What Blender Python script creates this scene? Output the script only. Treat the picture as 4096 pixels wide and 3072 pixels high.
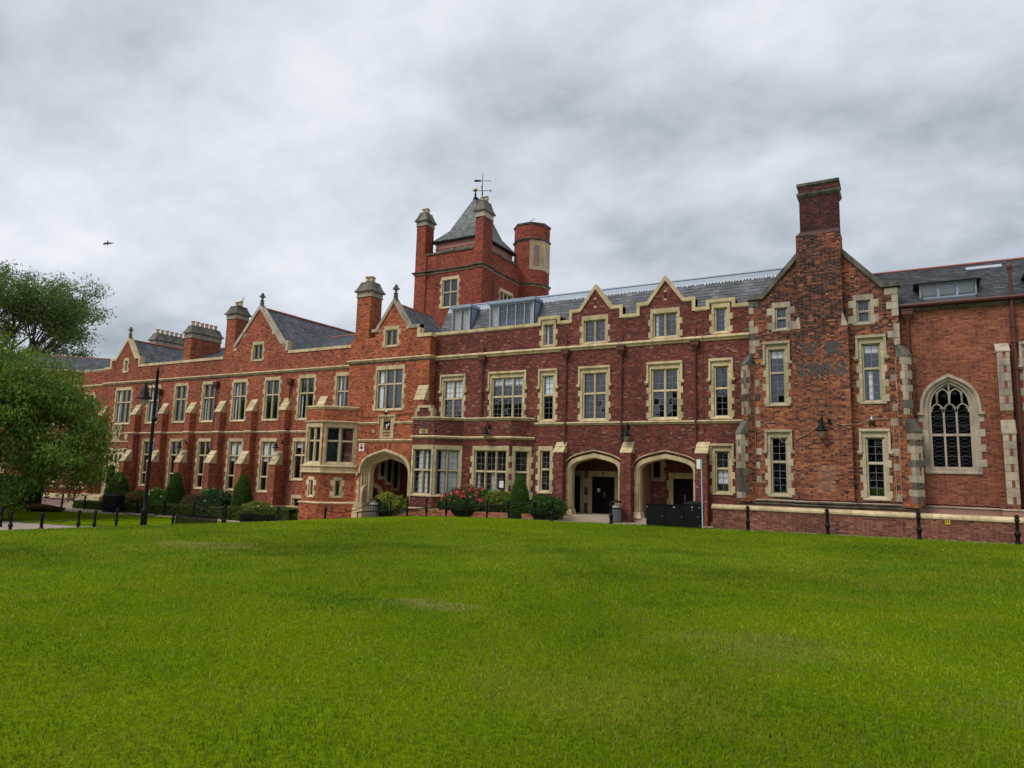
import bpy, math, random
import numpy as np
from mathutils import Vector, Matrix
from mathutils.geometry import tessellate_polygon
for _o in list(bpy.data.objects): bpy.data.objects.remove(_o)
RN = random.Random(11); NR = np.random.default_rng(11)
SC = bpy.context.scene; COL = SC.collection

# ------------------------------------------------------------------ camera
# eye is the origin; X runs along the facade (right), Y into the building, Z up
def cam_rows(yaw, pitch, roll):
    f = np.array([-math.sin(yaw)*math.cos(pitch), math.cos(yaw)*math.cos(pitch), math.sin(pitch)])
    r = np.array([math.cos(yaw), math.sin(yaw), 0.0]); u = np.cross(r, f)
    c, s = math.cos(roll), math.sin(roll)
    return c*r+s*u, c*u-s*r, f
_x, _y, _z = cam_rows(math.radians(29.8), math.radians(7.55), math.radians(1.55))
cd = bpy.data.cameras.new('camera'); cam = bpy.data.objects.new('camera', cd); COL.objects.link(cam)
cam.matrix_world = Matrix(((_x[0], _y[0], -_z[0], 0), (_x[1], _y[1], -_z[1], 0), (_x[2], _y[2], -_z[2], 0), (0, 0, 0, 1)))
cd.sensor_width = 36; cd.lens = 24.0; cd.clip_start = .1; cd.clip_end = 3000
SC.camera = cam

# ------------------------------------------------------------------ sky, sun, exposure
SUN_EL, SUN_AZ = math.radians(52), math.radians(205)     # azimuth clockwise from +Y
W = bpy.data.worlds.new('World'); SC.world = W; W.use_nodes = True
nt = W.node_tree; nt.nodes.clear()
def N(tree, kind, **kw):
    n = tree.nodes.new(kind)
    for k, v in kw.items():
        if k in n.inputs.keys() if isinstance(k, str) else False: n.inputs[k].default_value = v
        else: setattr(n, k, v)
    return n
def L(tree, a, b): tree.links.new(a, b)
def vmath(tree, op, a, b=None):
    n = tree.nodes.new('ShaderNodeVectorMath'); n.operation = op
    for i, s in enumerate((a, b)):
        if s is None: continue
        if hasattr(s, 'is_linked'): tree.links.new(s, n.inputs[i])
        else: n.inputs[i].default_value = s
    return n.outputs['Vector']
def fmath(tree, op, a, b=None, clamp=False):
    n = tree.nodes.new('ShaderNodeMath'); n.operation = op; n.use_clamp = clamp
    for i, s in enumerate((a, b)):
        if s is None: continue
        if hasattr(s, 'is_linked'): tree.links.new(s, n.inputs[i])
        else: n.inputs[i].default_value = s
    return n.outputs[0]
def noise(tree, vec, scale, detail=4, rough=.5, dist=0.0):
    n = tree.nodes.new('ShaderNodeTexNoise'); n.inputs['Scale'].default_value = scale
    n.inputs['Detail'].default_value = detail; n.inputs['Roughness'].default_value = rough
    n.inputs['Distortion'].default_value = dist
    if vec is not None: tree.links.new(vec, n.inputs['Vector'])
    return n.outputs['Fac']
def ramp(tree, fac, stops):
    n = tree.nodes.new('ShaderNodeValToRGB'); el = n.color_ramp.elements
    while len(el) < len(stops): el.new(.5)
    for e, (p, c) in zip(el, stops):
        e.position = p; e.color = (c, c, c, 1) if isinstance(c, (int, float)) else (*c, 1)
    tree.links.new(fac, n.inputs[0]); return n.outputs[0]
def mixc(tree, fac, a, b, mode='MIX'):
    n = tree.nodes.new('ShaderNodeMix'); n.data_type = 'RGBA'; n.blend_type = mode
    for i, s in ((0, fac), (6, a), (7, b)):
        if hasattr(s, 'is_linked'): tree.links.new(s, n.inputs[i])
        elif i == 0: n.inputs[0].default_value = s
        else: n.inputs[i].default_value = (*s, 1)
    return n.outputs[2]
sky = N(nt, 'ShaderNodeTexSky', sky_type='NISHITA', sun_disc=False, sun_elevation=SUN_EL, sun_rotation=SUN_AZ)
tc = N(nt, 'ShaderNodeTexCoord')
sep = N(nt, 'ShaderNodeSeparateXYZ'); L(nt, tc.outputs['Generated'], sep.inputs[0])
zc = fmath(nt, 'ADD', fmath(nt, 'MAXIMUM', sep.outputs['Z'], 0.0), .42)
cmb = N(nt, 'ShaderNodeCombineXYZ')
L(nt, fmath(nt, 'DIVIDE', sep.outputs['X'], zc), cmb.inputs[0]); L(nt, fmath(nt, 'DIVIDE', sep.outputs['Y'], zc), cmb.inputs[1])
pv = vmath(nt, 'ADD', cmb.outputs[0], (3.1, 7.4, 0.0))
n1 = noise(nt, pv, 1.55, 6, .52, .2)
n2 = noise(nt, vmath(nt, 'MULTIPLY', pv, (1.0, 1.2, 1)), 3.8, 9, .6, .1)
nn = fmath(nt, 'ADD', fmath(nt, 'MULTIPLY', n1, .62), fmath(nt, 'MULTIPLY', n2, .38))
cloud = ramp(nt, nn, [(.365, (.345, .39, .44)), (.455, (.53, .58, .645)), (.545, (.70, .745, .815)), (.65, (.87, .89, .955))])
SKY_K = 6.9
cl = mixc(nt, 1.0, cloud, (SKY_K, SKY_K, SKY_K), 'MULTIPLY')
mx = mixc(nt, .94, sky.outputs[0], cl)
bg = N(nt, 'ShaderNodeBackground'); bg.inputs['Strength'].default_value = .1
out = N(nt, 'ShaderNodeOutputWorld'); L(nt, mx, bg.inputs[0]); L(nt, bg.outputs[0], out.inputs[0])
sl = bpy.data.lights.new('sun', 'SUN'); sl.energy = 1.5; sl.angle = math.radians(25); sl.color = (1, .96, .9)
so = bpy.data.objects.new('sun', sl); COL.objects.link(so)
sd = Vector((math.sin(SUN_AZ)*math.cos(SUN_EL), math.cos(SUN_AZ)*math.cos(SUN_EL), math.sin(SUN_EL)))
so.rotation_euler = sd.to_track_quat('Z', 'Y').to_euler(); so.location = (0, -20, 40)
SC.view_settings.view_transform = 'Standard'; SC.view_settings.look = 'None'
SC.view_settings.exposure = .60; SC.view_settings.gamma = 1; SC.view_settings.use_curve_mapping = False

# ------------------------------------------------------------------ materials
def newmat(name):
    m = bpy.data.materials.new(name); m.use_nodes = True
    t = m.node_tree; p = t.nodes['Principled BSDF']; return m, t, p
def setspec(p, v): p.inputs['Specular IOR Level'].default_value = v
def bump(t, p, h, strength, dist=.02):
    b = t.nodes.new('ShaderNodeBump'); b.inputs['Strength'].default_value = strength; b.inputs['Distance'].default_value = dist
    t.links.new(h, b.inputs['Height']); t.links.new(b.outputs[0], p.inputs['Normal'])
def plain(name, c, rough=.6, var=.18, scale=6, metal=0, spec=.4, bmp=0):
    m, t, p = newmat(name); g = N(t, 'ShaderNodeNewGeometry')
    f = noise(t, g.outputs['Position'], scale, 5, .6)
    col = mixc(t, f, tuple(x*(1-var) for x in c), tuple(min(1, x*(1+var)) for x in c))
    L(t, col, p.inputs['Base Color']); p.inputs['Roughness'].default_value = rough
    p.inputs['Metallic'].default_value = metal; setspec(p, spec)
    if bmp: bump(t, p, noise(t, g.outputs['Position'], scale*5, 4), bmp)
    return m
def attr_mat(name, rough=.85, stain=.35, objcol=False, spec=.25, fine=38, leaf=False, stainscale=.55):
    m, t, p = newmat(name); g = N(t, 'ShaderNodeNewGeometry')
    if objcol: src = N(t, 'ShaderNodeObjectInfo').outputs['Color']
    else: src = N(t, 'ShaderNodeAttribute', attribute_name='Col').outputs['Color']
    if leaf:
        L(t, src, p.inputs['Base Color']); p.inputs['Roughness'].default_value = .55; setspec(p, .3)
        tr = N(t, 'ShaderNodeBsdfTranslucent'); L(t, mixc(t, 1.0, src, (1.5, 1.6, .8), 'MULTIPLY'), tr.inputs['Color'])
        ms = N(t, 'ShaderNodeMixShader'); ms.inputs[0].default_value = .28
        L(t, p.outputs[0], ms.inputs[1]); L(t, tr.outputs[0], ms.inputs[2])
        L(t, ms.outputs[0], t.nodes['Material Output'].inputs['Surface']); return m
    a = noise(t, g.outputs['Position'], fine, 3, .6)
    st = noise(t, vmath(t, 'MULTIPLY', g.outputs['Position'], (1, 1, .45)), stainscale, 6, .62, .3)
    k = mixc(t, a, (.78, .78, .78), (1.2, 1.2, 1.2))
    s2 = ramp(t, st, [(.33, 1-stain), (.56, 1.0)])
    c = mixc(t, 1.0, mixc(t, 1.0, src, k, 'MULTIPLY'), s2, 'MULTIPLY')
    L(t, c, p.inputs['Base Color']); p.inputs['Roughness'].default_value = rough; setspec(p, spec)
    bump(t, p, a, .25, .01)
    return m
def stone_mat(name, c1, c2, dark, amount, objvar=True):
    m, t, p = newmat(name); g = N(t, 'ShaderNodeNewGeometry'); pos = g.outputs['Position']
    f = noise(t, pos, 3.2, 6, .65)
    c = mixc(t, f, c1, c2)
    if objvar:
        oi = N(t, 'ShaderNodeObjectInfo')
        v = ramp(t, oi.outputs['Random'], [(0, .76), (1, 1.12)]); c = mixc(t, 1.0, c, v, 'MULTIPLY')
    d = noise(t, vmath(t, 'MULTIPLY', pos, (1.7, 1.7, .55)), 1.3, 7, .68, .4)
    dm = ramp(t, d, [(.5-.12*amount, 0.0), (.5+.25*(1.3-amount), 1.0)])
    if dark: c = mixc(t, mixc(t, 1.0, dm, (amount, amount, amount), 'MULTIPLY'), c, dark)
    gr = noise(t, pos, 70, 3)
    c = mixc(t, 1.0, c, mixc(t, gr, (.88, .88, .88), (1.1, 1.1, 1.1)), 'MULTIPLY')
    L(t, c, p.inputs['Base Color']); p.inputs['Roughness'].default_value = .88; setspec(p, .2)
    bump(t, p, f, .18, .02); return m
M = {}
M['brick'] = attr_mat('brick'); M['brick_single'] = attr_mat('brick_single', objcol=True)
M['slate'] = attr_mat('slate', rough=.55, stain=.3, spec=.4, fine=20, stainscale=1.1)
M['leaf'] = attr_mat('leaf', leaf=True)
M['mortar_pink'] = plain('mortar_pink', (.34, .19, .14), .95, .3, 4)
M['mortar_pale'] = plain('mortar_pale', (.50, .39, .28), .95, .3, 4)
M['mortar_red'] = plain('mortar_red', (.34, .13, .075), .95, .3, 4)
M['stone'] = stone_mat('sandstone', (.56, .435, .24), (.70, .565, .34), (.21, .155, .085), .62)
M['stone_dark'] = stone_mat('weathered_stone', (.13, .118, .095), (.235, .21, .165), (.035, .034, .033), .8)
M['stone_grey'] = stone_mat('grey_sandstone', (.40, .325, .25), (.56, .46, .35), (.06, .055, .05), .6)
M['stone_buff'] = stone_mat('buff_sandstone', (.46, .375, .245), (.60, .505, .35), (.2, .16, .10), .5)
M['dark_brick'] = plain('dark_brickwork', (.085, .042, .036), .9, .4, 9)  # plain dark brick; on the passage vault its darkness stands for shade
M['slate_sheet'] = plain('slate_sheet', (.07, .075, .085), .6, .3, 8)
M['lead'] = plain('lead', (.22, .27, .335), .45, .3, 5, metal=.1, spec=.5)
M['lead_pale'] = plain('lead_pale', (.38, .42, .48), .5, .25, 9)
M['black'] = plain('black_paint', (.006, .0065, .0075), .5, .3, 12, spec=.18)
M['dark'] = plain('dark_interior', (.012, .011, .011), .9, .3, 2, spec=.1)  # near-black colour in place of unlit depth
M['door'] = plain('dark_door', (.010, .006, .0055), .6, .3, 5, spec=.12)
M['pipe'] = plain('brown_pipe', (.105, .032, .022), .5, .2, 8)
M['frame'] = plain('window_metal', (.10, .12, .14), .5, .2, 9)
M['came'] = plain('lead_came', (.22, .24, .26), .5, .2, 9)
M['blind'] = plain('blind', (.86, .86, .82), .8, .06, 4)
M['curtain'] = plain('curtain', (.62, .60, .52), .9, .12, 14)
M['pot'] = plain('chimney_pot', (.60, .45, .29), .8, .15, 6)
M['terracotta'] = plain('ridge_tile', (.30, .09, .055), .8, .25, 8)
M['dorm'] = plain('blue_grey_lead', (.26, .325, .40), .5, .15, 4)
M['bark'] = plain('bark', (.06, .05, .04), .9, .4, 12, bmp=.4)
M['white'] = plain('white_paint', (.78, .78, .78), .5, .05, 5)
M['silver'] = plain('galvanised', (.30, .31, .32), .45, .15, 9, metal=.6)
M['gold'] = plain('gilt', (.55, .38, .12), .35, .1, 5, metal=.8)
M['red'] = plain('red_paint', (.5, .03, .03), .5, .1, 5)
M['blue'] = plain('blue_paint', (.03, .12, .42), .5, .1, 5)
M['yellow'] = plain('yellow_sign', (.70, .48, .04), .5, .06, 5)
M['paving'] = plain('paving', (.36, .27, .21), .9, .18, 1.1, bmp=.15)
M['gravel'] = plain('gravel', (.36, .28, .24), .95, .2, 30, bmp=.5)
M['step'] = plain('stone_step', (.38, .32, .24), .85, .22, 3, bmp=.1)
M['pinkwall'] = plain('painted_boards', (.36, .17, .13), .8, .1, 5)
M['plaster'] = plain('pink_plinth', (.26, .16, .14), .9, .2, 5)
M['grey_box'] = plain('grey_plastic', (.35, .36, .37), .5, .05, 5)
M['lamp_glass'] = plain('lantern_glass', (.34, .30, .22), .15, .15, 8, spec=.6)
def glass_mat(name, boost, tint):
    m, t, p = newmat(name); t.nodes.remove(p)
    g = N(t, 'ShaderNodeNewGeometry')
    tb = N(t, 'ShaderNodeBsdfTransparent'); tb.inputs[0].default_value = (tint, tint, tint*1.02, 1)
    gl = N(t, 'ShaderNodeBsdfGlossy'); gl.inputs['Roughness'].default_value = .03; gl.inputs['Color'].default_value = (.9, .95, 1, 1)
    b = t.nodes.new('ShaderNodeBump'); b.inputs['Strength'].default_value = .06; b.inputs['Distance'].default_value = .05
    L(t, noise(t, g.outputs['Position'], 2.6, 2), b.inputs['Height']); L(t, b.outputs[0], gl.inputs['Normal'])
    dt = t.nodes.new('ShaderNodeVectorMath'); dt.operation = 'DOT_PRODUCT'; L(t, g.outputs['Normal'], dt.inputs[0]); L(t, g.outputs['Incoming'], dt.inputs[1])
    fz = fmath(t, 'POWER', fmath(t, 'SUBTRACT', 1.0, fmath(t, 'ABSOLUTE', dt.outputs['Value'])), 5.0)      # Schlick, the same from both sides of the pane
    ms = N(t, 'ShaderNodeMixShader'); L(t, fmath(t, 'ADD', fmath(t, 'MULTIPLY', fz, .95), .045+boost, True), ms.inputs[0])
    L(t, tb.outputs[0], ms.inputs[1]); L(t, gl.outputs[0], ms.inputs[2])
    L(t, ms.outputs[0], t.nodes['Material Output'].inputs['Surface']); return m
M['glass'] = glass_mat('window_glass', .02, .95)
M['glass_dark'] = glass_mat('leaded_glass', .0, .3)

# ------------------------------------------------------------------ object helpers
def tag(o, label=None, cat=None, group=None, kind=None):
    if label: o['label'] = label
    if cat: o['category'] = cat
    if group: o['group'] = group
    if kind: o['kind'] = kind
    return o
BASE = {}
def thing(name, label, cat, loc=(0, 0, 0), group=None):
    o = bpy.data.objects.new(name, None); o.empty_display_size = .3; COL.objects.link(o); o.location = loc
    BASE[o.name] = Vector(loc); return tag(o, label, cat, group)
def put(o, parent):
    COL.objects.link(o)
    if parent is not None:
        o.parent = parent
        b = BASE.get(parent.name)
        if b is not None: o.matrix_parent_inverse = Matrix.Translation(-b)
    return o
class Fr:
    def __init__(s, O, U, V, Nn): s.O, s.U, s.V, s.N = (np.array(x, float) for x in (O, U, V, Nn))
    def p(s, u, v, o=0.0): return tuple(s.O+u*s.U+v*s.V+o*s.N)
def wallY(Y): return Fr((0, Y, 0), (1, 0, 0), (0, 0, 1), (0, -1, 0))
def wall2(a, b):
    d = np.array([b[0]-a[0], b[1]-a[1]]); ln = np.hypot(*d); d = d/ln
    f = Fr((a[0], a[1], 0), (d[0], d[1], 0), (0, 0, 1), (d[1], -d[0], 0)); f.len = ln; return f
class MB:
    def __init__(s): s.v, s.f = [], []
    def add(s, vs, fs):
        n = len(s.v); s.v += [tuple(x) for x in vs]; s.f += [tuple(i+n for i in f) for f in fs]; return s
    def box(s, fr, u0, u1, v0, v1, o0, o1):
        P = [fr.p(u, v, o) for o in (o0, o1) for u, v in ((u0, v0), (u1, v0), (u1, v1), (u0, v1))]
        return s.add(P, [(3, 2, 1, 0), (4, 5, 6, 7), (0, 1, 5, 4), (1, 2, 6, 5), (2, 3, 7, 6), (3, 0, 4, 7)])
    def xbox(s, x0, x1, y0, y1, z0, z1): return s.box(WORLD, x0, x1, z0, z1, -y1, -y0)
    def prism(s, fr, pts, o0, o1):
        n = len(pts); P = [fr.p(u, v, o0) for u, v in pts]+[fr.p(u, v, o1) for u, v in pts]
        T = tessellate_polygon([[Vector((u, v, 0)) for u, v in pts]])
        F = [tuple(t) for t in T]+[tuple(i+n for i in t[::-1]) for t in T]
        return s.add(P, F+[(i, (i+1) % n, n+(i+1) % n, n+i) for i in range(n)])
    def slab(s, fr, outer, holes, o1, o0):
        loops = [outer]+list(holes); flat = [q for l in loops for q in l]; n = len(flat)
        T = tessellate_polygon([[Vector((u, v, 0)) for u, v in l] for l in loops])
        P = [fr.p(u, v, o1) for u, v in flat]+[fr.p(u, v, o0) for u, v in flat]
        F = [tuple(t) for t in T]; k = 0
        for l in loops:
            m = len(l); F += [(k+i, k+(i+1) % m, n+k+(i+1) % m, n+k+i) for i in range(m)]; k += m
        return s.add(P, F)
    def tube(s, pts, r, seg=6, r2=None):
        pts = [Vector(p) for p in pts]; n = len(pts); rings = []
        for i, p in enumerate(pts):
            d = (pts[min(i+1, n-1)]-pts[max(i-1, 0)]).normalized()
            a = d.orthogonal().normalized() if abs(d.z) > .9 else Vector((0, 0, 1)).cross(d).normalized()
            b = d.cross(a); rr = r if r2 is None else r+(r2-r)*i/max(1, n-1)
            rings.append([p+a*math.cos(2*math.pi*k/seg)*rr+b*math.sin(2*math.pi*k/seg)*rr for k in range(seg)])
        V = [q for rg in rings for q in rg]; F = []
        for i in range(n-1):
            for k in range(seg): F.append((i*seg+k, i*seg+(k+1) % seg, (i+1)*seg+(k+1) % seg, (i+1)*seg+k))
        F += [tuple(range(seg)), tuple((n-1)*seg+k for k in range(seg))]
        return s.add(V, F)
    def lathe(s, c, prof, seg=10, rot=0.0):
        V, F = [], []
        for r, z in prof:
            for k in range(seg):
                a = 2*math.pi*k/seg+rot; V.append((c[0]+r*math.cos(a), c[1]+r*math.sin(a), c[2]+z))
        for i in range(len(prof)-1):
            for k in range(seg): F.append((i*seg+k, i*seg+(k+1) % seg, (i+1)*seg+(k+1) % seg, (i+1)*seg+k))
        F += [tuple(range(seg))[::-1], tuple((len(prof)-1)*seg+k for k in range(seg))]
        return s.add(V, F)
    def frust(s, x0, x1, y0, y1, z0, X0, X1, Y0, Y1, z1):
        P = [(x0, y0, z0), (x1, y0, z0), (x1, y1, z0), (x0, y1, z0), (X0, Y0, z1), (X1, Y0, z1), (X1, Y1, z1), (X0, Y1, z1)]
        return s.add(P, [(3, 2, 1, 0), (4, 5, 6, 7), (0, 1, 5, 4), (1, 2, 6, 5), (2, 3, 7, 6), (3, 0, 4, 7)])
    def ribbon(s, fr, path, w, o0, o1, closed=False):
        P = [np.array(p, float) for p in path]; n = len(P); inn = []
        for i in range(n):
            a = P[i]-P[i-1] if (i > 0 or closed) else P[1]-P[0]
            b = P[(i+1) % n]-P[i] if (i < n-1 or closed) else P[-1]-P[-2]
            a = a/np.linalg.norm(a); b = b/np.linalg.norm(b)
            na, nb = np.array([a[1], -a[0]]), np.array([b[1], -b[0]]); m = na+nb
            m = m/max(.35, m@m)*2*.5; m = (na+nb)/max(.5, 1+na@nb); inn.append(P[i]+m*w)
        V = [fr.p(*q, o) for o in (o0, o1) for q in list(P)+inn]; F = []
        k = 2*n
        for i in range(n if closed else n-1):
            j = (i+1) % n
            F += [(i, j, n+j, n+i), (k+i, k+n+i, k+n+j, k+j), (i, k+i, k+j, j), (n+i, n+j, k+n+j, k+n+i)]
        if not closed: F += [(0, n, k+n, k), (n-1, k+n-1, k+2*n-1, 2*n-1)]
        return s.add(V, F)
    def sweep(s, path, prof):
        P = [np.array(p, float) for p in path]; n = len(P); m = len(prof); V = []
        for i in range(n):
            a = P[i]-P[i-1] if i > 0 else P[1]-P[0]; b = P[i+1]-P[i] if i < n-1 else P[-1]-P[-2]
            a = a/np.linalg.norm(a); b = b/np.linalg.norm(b)
            na, nb = np.array([a[1], -a[0]]), np.array([b[1], -b[0]]); q = (na+nb)/max(.35, 1+na@nb)
            for o, z in prof: V.append((P[i][0]+q[0]*o, P[i][1]+q[1]*o, z))
        F = []
        for i in range(n-1):
            for k in range(m): F.append((i*m+k, i*m+(k+1) % m, (i+1)*m+(k+1) % m, (i+1)*m+k))
        F += [tuple(range(m)), tuple((n-1)*m+k for k in range(m))]
        return s.add(V, F)
    def build(s, name, mat, parent=None, smooth=False):
        me = bpy.data.meshes.new(name); me.from_pydata(s.v, [], s.f); me.materials.append(M[mat] if isinstance(mat, str) else mat)
        if smooth: me.polygons.foreach_set('use_smooth', [True]*len(me.polygons))
        me.validate(); me.update()
        return put(bpy.data.objects.new(name, me), parent)
WORLD = Fr((0, 0, 0), (1, 0, 0), (0, 0, 1), (0, -1, 0))
def profile(z, h, d):            # moulded string course, top edge at z
    return [(-.02, z), (d*.55, z), (d, z-h*.25), (d, z-h*.45), (d*.55, z-h*.7), (d*.3, z-h), (-.02, z-h)]
# unit cube shared by panes, stones and single bricks
def unit_cube(name, mat):
    me = bpy.data.meshes.new(name); h = .5
    me.from_pydata([(x, y, z) for z in (-h, h) for x, y in ((-h, -h), (h, -h), (h, h), (-h, h))], [],
        [(3, 2, 1, 0), (4, 5, 6, 7), (0, 1, 5, 4), (1, 2, 6, 5), (2, 3, 7, 6), (3, 0, 4, 7)])
    me.materials.append(M[mat]); return me
def soft_cube(name, mat):       # arrises slightly taken off the front face (z+)
    me = bpy.data.meshes.new(name); h = .5; c = .47
    V = [(x, y, -h) for x, y in ((-h, -h), (h, -h), (h, h), (-h, h))]+[(x, y, .34) for x, y in ((-h, -h), (h, -h), (h, h), (-h, h))]+[(x, y, h) for x, y in ((-c, -c), (c, -c), (c, c), (-c, c))]
    F = [(3, 2, 1, 0), (8, 9, 10, 11)]+[(a+i, a+(i+1) % 4, a+4+(i+1) % 4, a+4+i) for a in (0, 4) for i in range(4)]
    me.from_pydata(V, [], F); me.materials.append(M[mat]); return me
CUBE = {k: unit_cube('cube_'+k, k) for k in ('glass', 'glass_dark', 'blind', 'curtain', 'brick_single', 'frame', 'dark')}
for k in ('stone', 'stone_buff', 'stone_grey', 'stone_dark'): CUBE[k] = soft_cube('block_'+k, k)
def block(name, mat, fr, u0, u1, v0, v1, o0, o1, parent, tilt=0.0):
    o = bpy.data.objects.new(name, CUBE[mat]); put(o, parent)
    c = fr.p((u0+u1)/2, (v0+v1)/2, (o0+o1)/2); Rm = Matrix(np.column_stack((fr.U, fr.V, fr.N)).tolist())
    if tilt: Rm = Rm @ Matrix.Rotation(RN.gauss(0, tilt), 3, 'X') @ Matrix.Rotation(RN.gauss(0, tilt), 3, 'Y')
    o.matrix_basis = Matrix.Translation(c) @ Rm.to_4x4() @ Matrix.Diagonal((abs(u1-u0), abs(v1-v0), abs(o1-o0), 1))
    return o

# ------------------------------------------------------------------ brickwork / slating as real pieces
PAL = {
 'lw': [((0.3801, 0.1129, 0.0569), 5), ((0.3152, 0.0907, 0.0486), 4), ((0.2271, 0.0645, 0.0414), 2), ((0.445, 0.1613, 0.0828), 2), ((0.1112, 0.0423, 0.0373), 0.5)],
 'gate': [((0.423, 0.1203, 0.0526), 5), ((0.3478, 0.094, 0.0442), 4), ((0.4888, 0.1692, 0.0752), 3), ((0.235, 0.062, 0.0376), 1.2), ((0.1128, 0.0423, 0.0338), 0.5)],
 'mid': [((0.185, 0.046, 0.034), 5), ((0.14, 0.036, 0.03), 4), ((0.24, 0.068, 0.047), 3), ((0.09, 0.032, 0.03), 2), ((0.31, 0.17, 0.11), 0.45), ((0.18, 0.11, 0.08), 0.6)],
 'gab': [((0.32, 0.1, 0.047), 4), ((0.22, 0.066, 0.04), 3), ((0.41, 0.15, 0.066), 2.2), ((0.12, 0.042, 0.034), 1.8), ((0.05, 0.032, 0.032), 0.9)],
 'gabdark': [((0.176, 0.056, 0.0336), 3), ((0.096, 0.0344, 0.0288), 3), ((0.04, 0.0256, 0.0264), 4), ((0.256, 0.084, 0.044), 1.5)],
 'stack': [((0.0806, 0.0217, 0.0186), 4), ((0.0558, 0.0186, 0.0174), 4), ((0.0341, 0.0174, 0.0174), 2.5), ((0.124, 0.0341, 0.0217), 1.5)],
 'chap': [((0.301, 0.0903, 0.0499), 5), ((0.2408, 0.0688, 0.0404), 4), ((0.3526, 0.1204, 0.0619), 2.5), ((0.1634, 0.0482, 0.0344), 1.2)],
 'low': [((.24, .085, .055), 4), ((.18, .06, .042), 4), ((.30, .13, .085), 2), ((.13, .045, .035), 1.5)],
 'tower': [((0.368, 0.0883, 0.0515), 5), ((0.2944, 0.0708, 0.0432), 4), ((0.207, 0.0552, 0.0386), 2), ((0.1104, 0.0414, 0.035), 0.6)],
 'planter': [((.38, .15, .07), 4), ((.30, .10, .05), 3), ((.44, .2, .1), 2)],
 'slate': [((.085, .092, .105), 5), ((.11, .116, .13), 4), ((.065, .07, .08), 4), ((.14, .145, .15), 1.2)],
 'slateg': [((.15, .17, .16), 5), ((.12, .135, .13), 4), ((.19, .205, .19), 3), ((.10, .11, .105), 2)],
 'slateb': [((.06, .063, .072), 5), ((.085, .087, .095), 4), ((.045, .048, .055), 4), ((.11, .105, .11), 1)],
}
def pick(pal, n):
    cs = np.array([c for c, w in PAL[pal]]); ws = np.array([w for c, w in PAL[pal]], float)
    c = cs[NR.choice(len(cs), n, p=ws/ws.sum())]
    return c*NR.normal(1, .1, (n, 1)).clip(.65, 1.4)
def scan(loops, z):
    xs = []
    for l in loops:
        for i in range(len(l)):
            (u0, v0), (u1, v1) = l[i-1], l[i]
            if (v0 > z) != (v1 > z): xs.append(u0+(z-v0)/(v1-v0)*(u1-u0))
    xs.sort(); return [(xs[i], xs[i+1]) for i in range(0, len(xs)-1, 2)]
def vnoise(X, Yv, f, seed):
    rs = np.random.default_rng(seed); T = rs.random((256, 256)); x, y = X*f+91.3, Yv*f+47.7; i, j = np.floor(x).astype(int), np.floor(y).astype(int); u, v = x-i, y-j; u, v = u*u*(3-2*u), v*v*(3-2*v); i, j = i % 255, j % 255
    return (T[i, j]*(1-u)+T[i+1, j]*u)*(1-v)+(T[i, j+1]*(1-u)+T[i+1, j+1]*u)*v
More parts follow.
